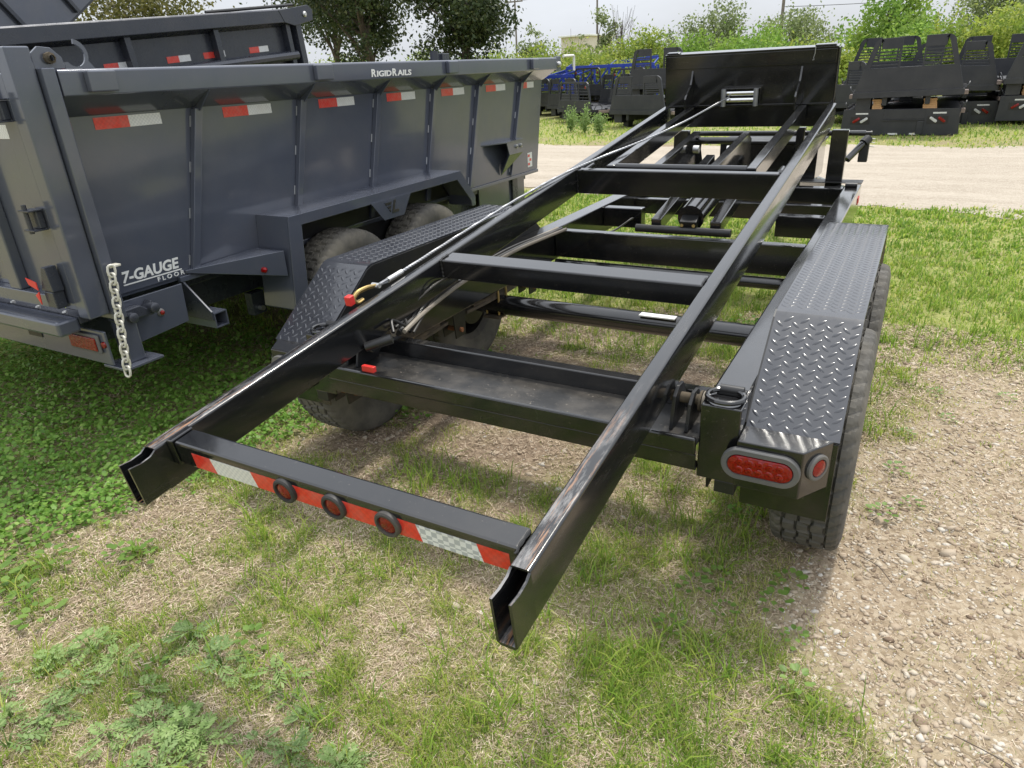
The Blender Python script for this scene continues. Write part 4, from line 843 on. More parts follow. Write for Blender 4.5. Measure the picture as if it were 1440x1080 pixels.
# ------------------------------------------------------------------ flatbed truck bodies stacked across the road
def truck_bed(label, loc, yaw=0, kind='rack', w=1.98, tw=1.36, h=1.0, tilt=0, group=None, hole=True):
    t = thing('truck_bed', label, 'truck bed', loc, group, local=True); t.rotation_euler = (0, tilt, yaw)
    K = 'bed_black'; a, b = w/2, tw/2
    xe = lambda z, e: e*(a+(b-a)*z/h)
    if kind in ('rack', 'hoop'):
        lo = .46*h if kind == 'rack' else .34*h; up = .80*h
        MB().prism([(xe(0, -1), 0, .02), (xe(0, 1), 0, .02), (xe(lo, 1), 0, lo), (xe(lo, -1), 0, lo)], (0, .04, 0)).build('rack_panel', K, t, .004)
        ps = .10 if kind == 'rack' else .06
        for e in (-1, 1):
            pts = [(xe(lo, e), lo), (xe(up, e), up)]
            r = .16; top = [(xe(h, e)-e*r*(1-math.sin(R(q)))-0*e, h-r*(1-math.cos(R(90-q)))) for q in (90, 60, 30, 0)]
            outer = [(xe(lo, e), lo+.001), (xe(h-r, e), h-r)]+[(xe(h-r, e)-e*r*(1-math.cos(R(q))), h-r+r*math.sin(R(q))) for q in (20, 40, 60, 80)]
            inner = [(x-e*ps*(1 if i < 4 else .6), z if i < 2 else z-ps*.55*(i-1)/4) for i, (x, z) in enumerate(outer)]
            outer.append((xe(h-r, e)-e*r, h)); inner.append((xe(h-r, e)-e*r, up if kind == 'rack' else h-ps))
            for i in range(len(outer)-1):
                if i == 0: rp = MB()
                rp.prism([(outer[i][0], 0, outer[i][1]), (outer[i+1][0], 0, outer[i+1][1]), (inner[i+1][0], 0, inner[i+1][1]), (inner[i][0], 0, inner[i][1])], (0, .05, 0))
            rp.build('rack_post', K, t, smooth=False)
            if kind == 'hoop':
                lx = xe(h*.8, e)-e*.13
                lp = MB().lathe([(0, .05), (-.02, .05), (-.03, .03), (-.03, .001)], (lx, .01, h*.8), 'Y', 14).build('rack_light', 'gasket', t)
                MB().lathe([(-.03, .04), (-.04, .001)], (lx, .01, h*.8), 'Y', 12).build('lens', 'red_lens', lp)
        rr = xe(h-.16, 1)-.16
        if kind == 'rack':
            c = .20 if hole else 0
            for e in (-1, 1):
                if hole:
                    MB().prism([(e*c, .002, lo+.0015), (e*(c+.035), .002, lo+.0015), (e*(c+.035), .002, up), (e*c, .002, up)], (0, .045, 0)).build('window_upright', K, t, smooth=False)
                    xi0, xi1 = sorted((e*(c+.0355), e*(rr+.02)))
                    B('rack_header', K, t, *sorted((e*c, e*rr)), .001, .049, up+.001, h, .003)
                else: xi0, xi1 = sorted((0, e*(rr+.02)))
                for k in range(5):
                    z = lo+.035+(up-lo-.04)*k/5; xo = xe(z, e)-e*.105
                    B('rack_slat', K, t, *sorted((e*(c+.036), xo)), .012, .034, z, z+.028, .002)
            if not hole: B('rack_header', K, t, -rr, rr, .001, .049, up+.001, h, .003)
        else:
            B('rack_header', K, t, -rr, rr, .001, .049, h-.06, h, .003)
            for k in range(4): B('rack_slat', K, t, xe(lo, -1)+.12, xe(lo, 1)-.12, .012, .034, lo+.06+.09*k, lo+.075+.09*k, .002)
            for x in (-.25, .25): B('window_upright', K, t, x-.02, x+.02, .004, .044, lo+.001, h-.061, .002)
    dk = B('deck', K, t, -a-.02, a+.02, .06, 2.5, -.09, -.005, .004)
    for e in (-1, 1):
        B('side_rail', 'grey_wood', t, *sorted((e*(a+.0205), e*(a+.10))), .25, 2.45, -.11, -.03, .004)
        for y in (.5, 1.1, 1.7): B('stake_pocket', K, t, *sorted((e*(a+.021), e*(a+.098))), y, y+.06, -.025, .03, .003)
        B('frame_channel', K, t, *sorted((e*.35, e*.44)), .1, 2.4, -.26, -.091, .004)
        MB().tube(catm([(e*(a+.03), .10, .0), (e*(a+.08), .12, .10), (e*(a+.09), .22, .13), (e*(a+.09), .34, .08), (e*(a+.06), .36, .0)], 4), .012, 6).build('grab_loop', 'bed_black', t)
    if kind in ('rack', 'hoop'):
        B('front_lip', K, t, -a-.02, a+.02, -.02, .059, -.10, .018, .004)
        B('under_box', K, t, -a+.06, -a+.34, .12, .7, -.33, -.092, .006)
    if kind == 'skirt':
        sk = MB().prism([(-a-.12, 0, -.52), (a+.05, 0, -.52), (a, 0, -.0), (-a-.1, 0, -.0)], (0, .03, 0)).build('rear_skirt', K, t, .004)
        B('skirt_recess', K, sk, -.34, .42, -.012, -.0005, -.20, -.01, .003); B('skirt_step', K, sk, -.36, .44, -.03, -.0125, -.225, -.205, .002)
        for x0, d in ((-.78, 1), (.66, -1)):
            B('light_pocket', 'satin_black', sk, x0-.19, x0+.19, -.004, -.0004, -.30, -.14, .004)
            for dx, mt in ((-.075*d, 'red_lens' if d > 0 else 'white_lens'), (.075*d, 'white_lens' if d > 0 else 'red_lens')):
                dx = -.075 if dx < 0 else .075; mt = ('red_lens' if dx < 0 else 'white_lens') if d > 0 else ('white_lens' if dx < 0 else 'red_lens')
                a_ = R(35)*(1 if d > 0 else -1); ux = V3((math.cos(a_), 0, math.sin(a_))); uz = V3((-math.sin(a_), 0, math.cos(a_))); c = V3((x0+dx, -.004, -.215))
                MB().loft([[c+ux*px+uz*pz+V3((0, q, 0)) for px, pz in rrect(.16*sc_, .055*sc_, .027*sc_, 5)] for q, sc_ in ((0, 1), (-.012, 1), (-.02, .8))]).build('tail_light', mt, sk)
            setp(B('reflective_tape', 'tape_white', sk, x0-.10, x0+.14, -.003, -.0003, -.10, -.07, 0), 'white reflective tape')
        for x in (-.12, .28): setp(B('reflective_tape', 'tape_white', sk, x-.09, x+.09, -.003, -.0003, -.51, -.475, 0), 'white reflective tape')
        B('skirt_brace', K, sk, .30, .42, -.03, -.001, -.50, -.24, .01)
        for e in (-1, 1): MB().prism([(e*(a+.0), .031, -.50), (e*(a+.0), .9, -.10), (e*(a+.0), .031, -.10)], (.02, 0, 0)).build('skirt_side', 'grey_wood', sk, smooth=False)
    return t
def boards(x, y, z, n, label, wd=.20, l=.5):
    for k in range(n):
        o = B('wooden_board', 'wood', None, x-wd/2+random.uniform(-.015, .015), x+wd/2+random.uniform(-.015, .015), y, y+l, z+k*.039, z+k*.039+.0375, .003)
        setp(o, label, 'board', 'boards of '+label[-40:])
truck_bed('lower truck bed with tail lights on its skirt, under the board blocks', (-.36, 17.42, .53), 0, 'skirt', w=2.05)
truck_bed('black truck bed resting on board blocks, its louvered rack leaning over the road', (-.34, 17.30, .87), 0, 'rack', tilt=R(-1.0), h=1.02)
boards(-.86, 17.44, .531, 5, 'tan board in the narrower block under the louvered truck bed', .18); boards(.12, 17.44, .531, 5, 'tan board in the wider block under the louvered truck bed', .24)
G2 = 'truck beds stacked across the road'
truck_bed('lower truck bed of the stack with weathered pinkish side rails', (.52, 20.05, .50), 0, 'skirt', w=1.9, group=G2)
truck_bed('upper truck bed with weathered pinkish side rails and louvered rack', (.40, 19.95, .84), 0, 'rack', tilt=R(1.2), h=.92, group=G2)
truck_bed('lower truck bed with a tail light, right of the pinkish railed stack', (2.62, 19.7, .62), R(3), 'skirt', w=2.1, group=G2)
truck_bed('tall louvered truck bed atop the stack beyond the pinkish railed one', (2.52, 19.6, .96), R(3), 'rack', h=.95, w=2.1, tw=1.6, group=G2)
boards(2.0, 19.75, .6205, 5, 'tan board under the tall louvered truck bed', .3)
truck_bed('truck bed behind the board-blocked stack, its rack showing above', (-1.05, 22.9, .86), R(2), 'rack', h=1.12, group=G2)
truck_bed('lower truck bed hidden behind the board-blocked stack', (-1.1, 23.0, .50), R(2), 'skirt', w=2.0, group=G2)
truck_bed('small truck bed with louvered rack set low beside the road', (-1.95, 20.2, .50), R(-20), 'rack', h=.95, w=1.7, tw=1.2, group=G2)
truck_bed('truck bed wedged behind the pinkish railed stack, rack against the hedge', (1.45, 22.9, .88), R(-3), 'rack', h=1.0, w=2.0, tw=1.5, group=G2)
truck_bed('lower truck bed carrying the one wedged against the hedge', (1.5, 23.1, .52), R(-3), 'skirt', w=2.0, group=G2)
G3 = 'truck beds parked by the blue racks'
def leg(t, x, y, h):
    for e in (-1, 1): B('support_leg', 'satin_black', t, e*x-.09, e*x+.09, y, y+.22, -h, -.262, .004)
for lab, loc, yaw, kd, hh, w_, tw_ in (
        ('hoop-framed truck bed with two rack lights, low behind the flowering weeds', (-9.75, 21.6, .42), -32, 'hoop', .80, 1.9, 1.5),
        ('slatted truck bed beside the blue racks at the trailer end', (-11.1, 23.6, .42), -30, 'rack', .88, 1.9, 1.5),
        ('slatted truck bed half hidden behind the hoop-framed one', (-9.4, 24.4, .50), -30, 'rack', .86, 1.9, 1.5),
        ('tall hoop-framed truck bed with a wire rack beside the roll-off headboard', (-8.35, 22.7, .62), -30, 'hoop', .92, 1.9, 1.5)):
    t = truck_bed(lab, loc, R(yaw), kd, w_, tw_, hh, group=G3); leg(t, .55, .3, loc[2]); leg(t, .55, 1.9, loc[2])
for lab, loc, yaw, kd in (('slatted truck bed farthest from the road, under the lower blue rack', (-12.9, 25.2, .45), -28, 'rack'), ('hoop-framed truck bed under the long blue rack', (-11.2, 26.0, .75), -30, 'hoop')):
    t = truck_bed(lab, loc, R(yaw), kd, 1.9, 1.5, .85, group=G3); leg(t, .55, .3, loc[2]); leg(t, .55, 1.9, loc[2])
t = truck_bed('lower louvered truck bed stacked behind the headboard end', (-6.95, 19.6, .46), R(-18), 'rack', 1.9, 1.5, .88, group=G3); leg(t, .6, .3, .46); leg(t, .6, 1.9, .46)
t = truck_bed('upper louvered truck bed stacked tallest behind the headboard end', (-7.0, 21.4, 1.05), R(-10), 'rack', 1.9, 1.5, .98, group=G3); leg(t, .6, .6, 1.05); leg(t, .6, 1.9, 1.05)
def blue_rack(label, loc, yaw, L_=3.0, hh=.6):
    t = thing('steel_rack', label, 'rack', loc, 'blue steel racks', local=True); t.rotation_euler = (0, 0, yaw)
    for y in (0, 1.6):
        for z in (.0, hh): MB().beam((-L_/2, y, z+.9), (L_/2, y, z+.9+(.25 if y else 0)), .10, .12).build('rail', 'blue_paint', t, .004)
        for k in range(7):
            x = -L_/2+L_*k/6; MB().beam((x, y, 0 if k in (0, 6) else .93), (x, y, hh+.87), .08, .08, (0, 1, 0)).build('upright', 'blue_paint', t, .003)
        for k in range(6):
            x = -L_/2+L_*k/6; MB().beam((x+.03, y, .94), (x+L_/6-.03, y, hh+.86), .06, .06, (0, 1, 0)).build('brace', 'blue_paint', t, .002)
    for k in range(5):
        x = -L_/2+L_*k/4; MB().beam((x, .04, hh+.9), (x, 1.56, hh+1.1), .05, .05).build('cross_bar', 'blue_paint', t, .003)
blue_rack('long blue welded steel rack rising over the truck beds', (-10.9, 27.5, 0), R(12), 3.4, .72); blue_rack('lower blue steel rack near the end of the grey trailer', (-13.2, 26.5, 0), R(-8), 2.6, .45)

# ------------------------------------------------------------------ poles, wires, distant tank
def pole(label, loc, h, arms=True):
    t = thing('utility_pole', label, 'pole', loc)
    x, y, _ = loc
    MB().tube([(x, y, -.2), (x, y, h)], [.13, .09], 10).build('post', 'pole_wood', t)
    if arms:
        B('crossarm', 'pole_wood', t, x-1.1, x+1.1, y-.18, y-.112, h-.5, h-.35, .01)
        for dx in (-1, -.5, .5, 1): MB().lathe([(0, .05), (.12, .06), (.18, .02)], (x+dx*.95, y-.15, h-.349), 'Z', 8).build('insulator', 'gasket', t)
    return t
pole('thin utility pole far beyond the grey trailer front', (-43.5, 80, 0), 9.3); pole('utility pole standing behind the tall thin tree', (-33.2, 80, 0), 10.7)
pole('reddish leaning pole rising over the hedge behind the headboard', (-10.2, 60, 0), 10, False)
for i, (a, b, sag) in enumerate((((-52, 80, 12.0), (-24, 70, 11.6), .5), ((-43.5, 80, 8.9), (-33.2, 80, 10.3), .3), ((-33.2, 80, 10.3), (12, 86, 9.6), .9), ((-33.2, 80, 9.9), (12, 86, 8.9), 1.0), ((-12, 70, 6.3), (8, 70, 6.1), .2), ((-12, 70, 5.5), (8, 70, 5.3), .2))):
    a, b = V3(a), V3(b); p = [a.lerp(b, k/14)-V3((0, 0, sag*4*(k/14)*(1-k/14))) for k in range(15)]
    setp(MB().tube(p, .022, 5).build('power_line', 'wire_black', None), 'thin dark power line strung across the hazy sky', 'wire', 'overhead power lines')
tk = thing('shed', 'pale beige flat-roofed shed far behind the bare tree', 'shed', (-31.5, 70, 0))
B('wall', 'beige_wall', tk, -32.0, -29.0, 68, 74, 0, 4.3, .02); B('roof', 'white_paint', tk, -32.2, -28.8, 67.7, 74.3, 4.301, 4.45, .02)

# ------------------------------------------------------------------ trees
def leaves(name, P, size, mat, parent, asp=.55, flat=0):
    N = len(P); d = rng.normal(size=(N, 3)); d /= np.linalg.norm(d, axis=1)[:, None]; u = rng.normal(size=(N, 3)); u[:, 2] += flat
    e = np.cross(d, u); e /= np.linalg.norm(e, axis=1)[:, None]; s = (size*rng.uniform(.6, 1.35, N))[:, None]
    V = np.stack([P-d*s*.5, P+e*s*asp*.5, P+d*s*.5, P-e*s*asp*.5], 1)
    return inst_mesh(name, V, [(0, 1, 2, 3)], rng.random(N), mat, parent)
def tree(name, label, x, y, h, rad, mat, n=9000, lsize=.14, base=.35, trunk=.12, ncl=26, cat='tree', group=None, lean=(0, 0), dens=.30, bare=0, flatz=.8, limbs=9):
    t = thing(name, label, cat, (x, y, 0), group)
    top = V3((x+lean[0], y+lean[1], h*.82)); mb = MB()
    tp = [V3((x, y, -.1)), V3((x+lean[0]*.25+random.uniform(-.1, .1), y, h*.28)), V3((x+lean[0]*.6, y+lean[1]*.6, h*.55)), top]
    mb.tube(catm(tp, 4), [trunk*(1-.82*i/12) for i in range(13)], 8)
    cz = h*(base+(1-base)*.5); hz = h*(1-base)*.5; cl = []
    for k in range(ncl):
        while True:
            q = rng.uniform(-1, 1, 3)
            if .12 < (q**2).sum() < 1: break
        q = q/np.sqrt((q**2).sum())*rng.uniform(.35, 1.02)
        cl.append((x+lean[0]*.7+q[0]*rad, y+lean[1]*.7+q[1]*rad, cz+q[2]*hz))
    for k in range(min(limbs, ncl)):
        c = V3(cl[k]); f = rng.uniform(.25, .75); s0 = tp[0].lerp(tp[-1], f); m_ = s0.lerp(c, .5)+V3((random.uniform(-.1, .1)*rad, 0, .08*rad))
        mb.tube(catm([s0, m_, c], 3), [trunk*.42*(1-.8*i/6) for i in range(7)], 6)
        if bare:
            for j in range(bare):
                e = c+V3(rng.normal(size=3)*rad*.35+np.array([0, 0, rad*.3])); mb.tube([m_.lerp(c, rng.random()), m_.lerp(e, .6), e], [trunk*.13, trunk*.09, .006], 4)
    mb.build('trunk', 'bark', t)
    if n:
        cl = np.array(cl); cr = rad*dens*rng.uniform(.45, 1.55, ncl); ci = rng.choice(ncl, n, p=cr**2/(cr**2).sum())
        d = rng.normal(size=(n, 3)); d /= np.linalg.norm(d, axis=1)[:, None]; d *= (rng.random(n)**.5*np.where(rng.random(n) < .14, 1.7, 1))[:, None]
        d[:, 2] *= flatz; P = cl[ci]+d*cr[ci][:, None]*1.25; P[:, 2] = np.maximum(P[:, 2], .05)
        leaves('crown', P, lsize, mat, t)
    return t
tree('oak_tree', 'tall dark oak with a bare leaning trunk above the grey trailer rail', -19.5, 24, 8.2, 2.3, 'oak_leaf', 19000, .15, .20, .20, 60, lean=(-1.0, 0), dens=.24, limbs=16)
tree('oak_tree', 'dense dark oak drooping low above the white lettering rail', -15.2, 24, 8.0, 1.9, 'oak_leaf', 26000, .15, .07, .20, 64, dens=.27, limbs=14)
tree('oak_tree', 'olive tinged tree behind the raised dump bodies', -36, 25, 7.4, 3.4, 'olive_leaf', 9000, .2, .3, .2, 34, dens=.28)
tree('oak_tree', 'broad dark tree filling the gap left of the leaning oak', -25, 28, 8.5, 3.0, 'oak_leaf', 13000, .17, .26, .18, 44, dens=.26)
tree('broad_tree', 'bright green round tree over the stacked truck beds', -1.75, 33, 4.0, 1.55, 'bright_leaf', 12000, .15, .15, .12, 34, dens=.36)
tree('broad_tree', 'grey green tree rising from the hedge behind the headboard', -8.8, 35, 4.0, 1.5, 'grey_leaf', 9000, .14, .05, .10, 34, dens=.34)
tree('broad_tree', 'thin crowned grey green tree behind the headboard right end', -5.6, 36, 3.6, 1.7, 'grey_leaf', 5000, .14, .2, .09, 30, dens=.26)
tree('broad_tree', 'feathery dull green tree at the right over the truck beds', 1.9, 38, 4.4, 1.7, 'grey_leaf', 9000, .13, .25, .10, 28, dens=.34)
tree('broad_tree', 'small loose tree right of the far thin pole', -17.9, 35, 3.7, .9, 'grey_leaf', 2000, .14, .2, .06, 22, dens=.3)
tree('broad_tree', 'tall thin tree with sparse leaves beside the bare tree', -14.9, 36, 4.4, .95, 'grey_leaf', 2400, .15, .08, .07, 24, dens=.28, limbs=14)
tree('bare_tree', 'leafless grey tree twigs beside the tall thin tree', -13.6, 36, 4.3, 1.0, 'grey_leaf', 0, .1, .3, .07, 20, bare=5, limbs=16)
tree('bare_tree', 'low leafless shrub in front of the pale shed', -16.3, 36, 2.9, .9, 'grey_leaf', 0, .1, .3, .05, 18, bare=5, limbs=15)
tree('bare_tree', 'leafless twiggy shrub at the end of the dense oak', -19.6, 34, 3.0, .8, 'grey_leaf', 0, .1, .3, .05, 18, bare=4, limbs=14)
tree('broad_tree', 'pale twiggy tree in the hedge left of the headboard', -11.0, 36, 3.3, .85, 'grey_leaf', 1500, .12, .3, .06, 18, dens=.3, bare=2)
GH = 'bushes in the hedge line'
hedge = [(-31, 30, 2.5, 1.8, 0), (-28, 31, 2.6, 1.6, 1), (-25.2, 30, 2.3, 1.6, 0), (-22.4, 31, 2.4, 1.7, 1), (-19.6, 30.5, 2.5, 1.5, 0), (-17.0, 31, 2.5, 1.5, 1), (-14.6, 31, 2.55, 1.4, 1), (-12.4, 31.5, 2.6, 1.4, 1), (-10.4, 31, 2.7, 1.5, 1), (-8.6, 31, 2.75, 1.3, 0), (-6.6, 31, 2.75, 1.5, 0), (-4.6, 30.5, 2.15, 1.4, 1), (-3.0, 29, 1.9, 1.3, 1), (-.8, 31, 2.5, 1.5, 0), (1.2, 30.5, 2.55, 1.5, 1), (3.2, 30, 2.75, 1.5, 1), (5.2, 29.5, 2.6, 1.6, 0), (-6.0, 33.5, 3.0, 1.4, 0), (-13.2, 33.5, 2.75, 1.2, 2), (-11.8, 28.6, 2.0, 1.3, 1), (-13.9, 28.8, 2.0, 1.3, 1), (2.6, 33, 3.0, 1.5, 1)]
HL = ('bright green leafy hedge bush', 'yellow green leafy hedge bush', 'dull green leafy hedge bush')
for x, y, h, r, k in hedge:
    zone = 'above the grey trailer rail' if x < -18 else 'behind the blue racks' if x < -9.5 else 'behind the roll-off headboard' if x < -3.4 else 'behind the stacked truck beds'
    tree('hedge_bush', HL[k]+' '+zone, x, y, h*.93, r*1.02, ('bright_leaf', 'yellow_leaf', 'grey_leaf')[k], 7500, .135, .0, .05, 30, 'bush', ('bright', 'yellow', 'dull')[k]+' hedge bushes '+zone, dens=.34, flatz=.9, limbs=6)
wb = np.array([(x, y) for x in np.arange(-120, 90, 1.1) for y in (44, 47)]); n_ = 26000
ci = rng.integers(0, len(wb), n_); P = np.stack([wb[ci, 0]+rng.normal(size=n_)*.8, wb[ci, 1]+rng.normal(size=n_)*.8, rng.random(n_)**.8*(1.9+.8*fnoise(wb[ci, 0], wb[ci, 1]*0, .35, 3))], 1)
setp(leaves('distant_scrub', P, .3, 'bright_leaf', None), 'distant mass of green scrub behind the hedge', 'scrub', kind='stuff')
# flowering weeds by the truck beds
for x, y, h in ((-7.9, 18.2, .75), (-8.5, 18.6, .6), (-7.3, 17.8, .5)):
    t = thing('weed_plant', 'tall flowering weeds growing in front of the truck beds across the road', 'weed', (x, y, 0), 'tall weeds across the road'); mb = MB(); tips = []
    for k in range(12):
        a = random.random()*6.28; r_ = random.uniform(.1, .45)*h; hh = h*random.uniform(.5, 1.1); e = V3((x+r_*math.cos(a), y+r_*math.sin(a), hh)); mb.tube([(x, y, 0), V3((x, y, 0)).lerp(e, .5)+V3((0, 0, .08)), e], [.008, .005, .003], 4); tips += [V3((x, y, 0)).lerp(e, f) for f in np.linspace(.25, 1, 9)]
    mb.build('stem', 'ragweed', t); tips = np.array(tips); P = np.repeat(tips, 8, 0)+rng.normal(size=(len(tips)*8, 3))*.05; leaves('foliage', P, .05, 'ragweed', t)

# ------------------------------------------------------------------ ground cover
CY = R(30.2)
def wedge(n, r0, r1, pw=1.0, half=44):
    """points on the ground in front of the camera; pw=2 uniform per area, 1 denser near"""
    u = rng.random(n); r = (r0**pw+(r1**pw-r0**pw)*u)**(1/pw); a = R(half)*(2*rng.random(n)-1)*np.where(r < 2.6, 1.25, 1)+CY
    return -np.sin(a)*r, np.cos(a)*r, r
def gz(x, y):
    near = sst(14, 8, np.hypot(x, y))*(1-sst(7.6, 8.6, y)); return ((fnoise(x, y, 2.2, 51)-.5)*.035+(fnoise(x, y, 7, 55)-.5)*.012-.012)*near
def blades(name, x, y, h, wd, lean, rnd, mat, label, cat):
    N = len(x); a = rng.random(N)*2*np.pi; d = np.stack([np.cos(a), np.sin(a), 0*a], 1); s = np.stack([-np.sin(a), np.cos(a), 0*a], 1)
    b = np.stack([x, y, gz(x, y)-.004], 1); up = np.array([0, 0, 1.]); L_ = lean[:, None]; H = h[:, None]; W = wd[:, None]
    mid = b+up*H*.55+d*H*L_*.35; tip = b+up*H*(1-.25*L_)+d*H*L_*1.0
    V = np.stack([b-s*W*.5, b+s*W*.5, mid+s*W*.42, mid-s*W*.42, tip], 1)
    return setp(inst_mesh(name, V, [(0, 1, 2, 3), (3, 2, 4)], rnd, mat), label, cat, kind='stuff')
# grass
def grass_zone(n, r0, r1, pw, hs, ws, name, label, half=44):
    x, y, r = wedge(n, r0, r1, pw, half); g = m_green(x, y); cl = m_clover(x, y)
    # tufts
    tuft = sst(.42, .72, fnoise(x, y, 9, 61)); p = g*(.5+.7*tuft)
    k = (rng.random(n) < p*(1-.75*cl)); x, y, r, g, tuft = x[k], y[k], r[k], g[k], tuft[k]; N = len(x)
    h = hs*(.40+.8*rng.random(N)**1.9)*(.6+.6*tuft)*(.75+.4*g); wd = ws*(.7+.7*rng.random(N))*np.clip(r/2.2, .9, 5)
    dry = np.clip(.38+.27*rng.normal(size=N)-.25*(g-.4)+.22*(fnoise(x, y, 1.1, 77)-.5)*2, 0, 1)
    return blades(name, x, y, h, wd, rng.uniform(.15, 1.1, N), dry, 'grass_blade', label, 'grass')
grass_zone(560000, .75, 4.2, 1.15, .040, .0021, 'short_grass', 'short patchy green grass around the trailers')
grass_zone(200000, 4.0, 10.5, 1.5, .058, .0034, 'short_grass', 'green grass strip between the trailers and the gravel road')
grass_zone(60000, 15.0, 26, 1.6, .085, .0045, 'verge_grass', 'green verge grass across the gravel road', 40)
# taller tufts
x, y, r = wedge(2600, .9, 7, 1.3); k = rng.random(len(x)) < .75*sst(.25, .6, m_green(x, y))*(1-m_clover(x, y)); x, y = x[k], y[k]
nb = 12; X = np.repeat(x, nb)+rng.normal(size=len(x)*nb)*.018; Y = np.repeat(y, nb)+rng.normal(size=len(x)*nb)*.018
ex = np.array([(-1.75, 2.12), (-1.82, 2.08), (-1.68, 2.18), (-1.55, 2.1), (-1.62, 1.98), (-1.35, 2.15), (-.32, 1.62), (-.25, 1.55), (-.4, 1.7), (-.5, 1.5), (-.2, 1.42), (-1.2, 1.75), (-1.7, 1.9), (-.62, 1.6), (.05, 1.5)])
X = np.concatenate([X, np.repeat(ex[:, 0], 34)+rng.normal(size=len(ex)*34)*.05]); Y = np.concatenate([Y, np.repeat(ex[:, 1], 34)+rng.normal(size=len(ex)*34)*.05]); N = len(X)
blades('tall_grass_tufts', X, Y, rng.uniform(.05, .15, N)*np.where(np.hypot(X, Y) < 2.4, .8, 1), rng.uniform(.003, .0055, N), rng.uniform(.2, 1.3, N), np.clip(.25+.18*rng.normal(size=N), 0, .8), 'grass_blade', 'taller green grass tufts dotted over the dry ground', 'grass')
# dry thatch lying on the soil
x, y, r = wedge(520000, .75, 5.0, 1.1); k = rng.random(len(x)) < (1-.5*m_clover(x, y))*(1-.88*m_gravel(x, y))*(1-.75*m_dirt(x, y))*(.45+.55*sst(.3, .6, fnoise(x, y, 2.6, 91))); x, y, r = x[k], y[k], r[k]; N = len(x)
a = rng.random(N)*2*np.pi; L_ = rng.uniform(.003, .016, N)[:, None]; W = (rng.uniform(.0004, .0011, N)*np.clip(r/2.2, .8, 2))[:, None]; tl = rng.uniform(-.35, .35, N)
d = np.stack([np.cos(a)*np.cos(tl), np.sin(a)*np.cos(tl), np.sin(tl)], 1); s = np.stack([-np.sin(a), np.cos(a), rng.uniform(-.5, .5, N)], 1)
c = np.stack([x, y, gz(x, y)+rng.uniform(.001, .012, N)], 1)
setp(inst_mesh('dry_thatch', np.stack([c-d*L_-s*W, c-d*L_+s*W, c+d*L_+s*W, c+d*L_-s*W], 1), [(0, 1, 2, 3)], np.clip(.5+.25*rng.normal(size=N), 0, 1), 'straw'), 'pale dry thatch lying between the grass', 'dry grass', kind='stuff')
# clover mat
x, y, r = wedge(150000, 1.6, 6.5, 1.2, 46); k = rng.random(len(x)) < m_clover(x, y); x, y = x[k], y[k]; N = len(x)
c = np.stack([x, y, gz(x, y)+rng.uniform(.012, .075, N)*(.5+.8*fnoise(x, y, 4, 95))], 1); a = rng.random(N)*2*np.pi
n = np.stack([.45*rng.normal(size=N), .45*rng.normal(size=N), np.ones(N)], 1); n /= np.linalg.norm(n, axis=1)[:, None]
d = np.stack([np.cos(a), np.sin(a), 0*a], 1); d -= n*(d*n).sum(1)[:, None]; d /= np.linalg.norm(d, axis=1)[:, None]; e = np.cross(n, d); S = rng.uniform(.007, .015, N)[:, None]
V = np.stack([c-d*S, c-d*S*.2+e*S*.75, c+d*S*.8+e*S*.55, c+d*S, c+d*S*.8-e*S*.55, c-d*S*.2-e*S*.75], 1)
setp(inst_mesh('clover_cover', V, [(0, 1, 2, 3), (0, 3, 4, 5)], np.clip(.45+.28*rng.normal(size=N), 0, 1), 'clover'), 'lush dark green clover mat beside the grey trailer', 'clover', kind='stuff')
# pebbles of the gravel patch and scattered stones
PH = (1+5**.5)/2
IV = np.array([(-1, PH, 0), (1, PH, 0), (-1, -PH, 0), (1, -PH, 0), (0, -1, PH), (0, 1, PH), (0, -1, -PH), (0, 1, -PH), (PH, 0, -1), (PH, 0, 1), (-PH, 0, -1), (-PH, 0, 1)])/1.9
IF = [(0, 11, 5), (0, 5, 1), (0, 1, 7), (0, 7, 10), (0, 10, 11), (1, 5, 9), (5, 11, 4), (11, 10, 2), (10, 7, 6), (7, 1, 8), (3, 9, 4), (3, 4, 2), (3, 2, 6), (3, 6, 8), (3, 8, 9), (4, 9, 5), (2, 4, 11), (6, 2, 10), (8, 6, 7), (9, 8, 1)]
x, y, r = wedge(135000, 1.2, 6.2, 1.25, 46); gm = m_gravel(x, y); k = rng.random(len(x)) < np.clip(gm*.8+.16*m_dirt(x, y)+.012, 0, 1); x, y = x[k], y[k]; N = len(x)
sz = np.clip(.0043*np.exp(.5*rng.normal(size=N)), .003, .018)*np.where(rng.random(N) < .05, 1.6, 1)*(1+.25*sst(.5, .7, fnoise(x, y, 1.8, 97))); J = 1+.22*rng.normal(size=(N, 12, 1))
sc_ = np.stack([rng.uniform(.8, 1.5, N), rng.uniform(.7, 1.1, N), rng.uniform(.35, .6, N)], 1); V = IV[None]*J*sc_[:, None, :]*sz[:, None, None]; a = rng.random(N)*6.28
V = np.stack([V[..., 0]*np.cos(a)[:, None]-V[..., 1]*np.sin(a)[:, None], V[..., 0]*np.sin(a)[:, None]+V[..., 1]*np.cos(a)[:, None], V[..., 2]], -1)+np.stack([x, y, gz(x, y)+sz*.02], 1)[:, None, :]
setp(inst_mesh('gravel_stones', V, IF, rng.random(N), 'pebble', smooth=True), 'small tan river stones of the gravel patch by the right wheels', 'gravel', kind='stuff')
# twigs on the gravel
for p, q in (((.06, 2.30), (.17, 2.19)), ((.34, 1.62), (.55, 1.52))):
    m_ = ((p[0]+q[0])/2+.01, (p[1]+q[1])/2+.012); setp(MB().tube(catm([(*p, .012), (*m_, .016), (*q, .012)], 4), .0016, 5).build('twig', 'bark', None), 'thin dry twig lying on the gravel by the right wheels', 'twig', 'twigs on the gravel')

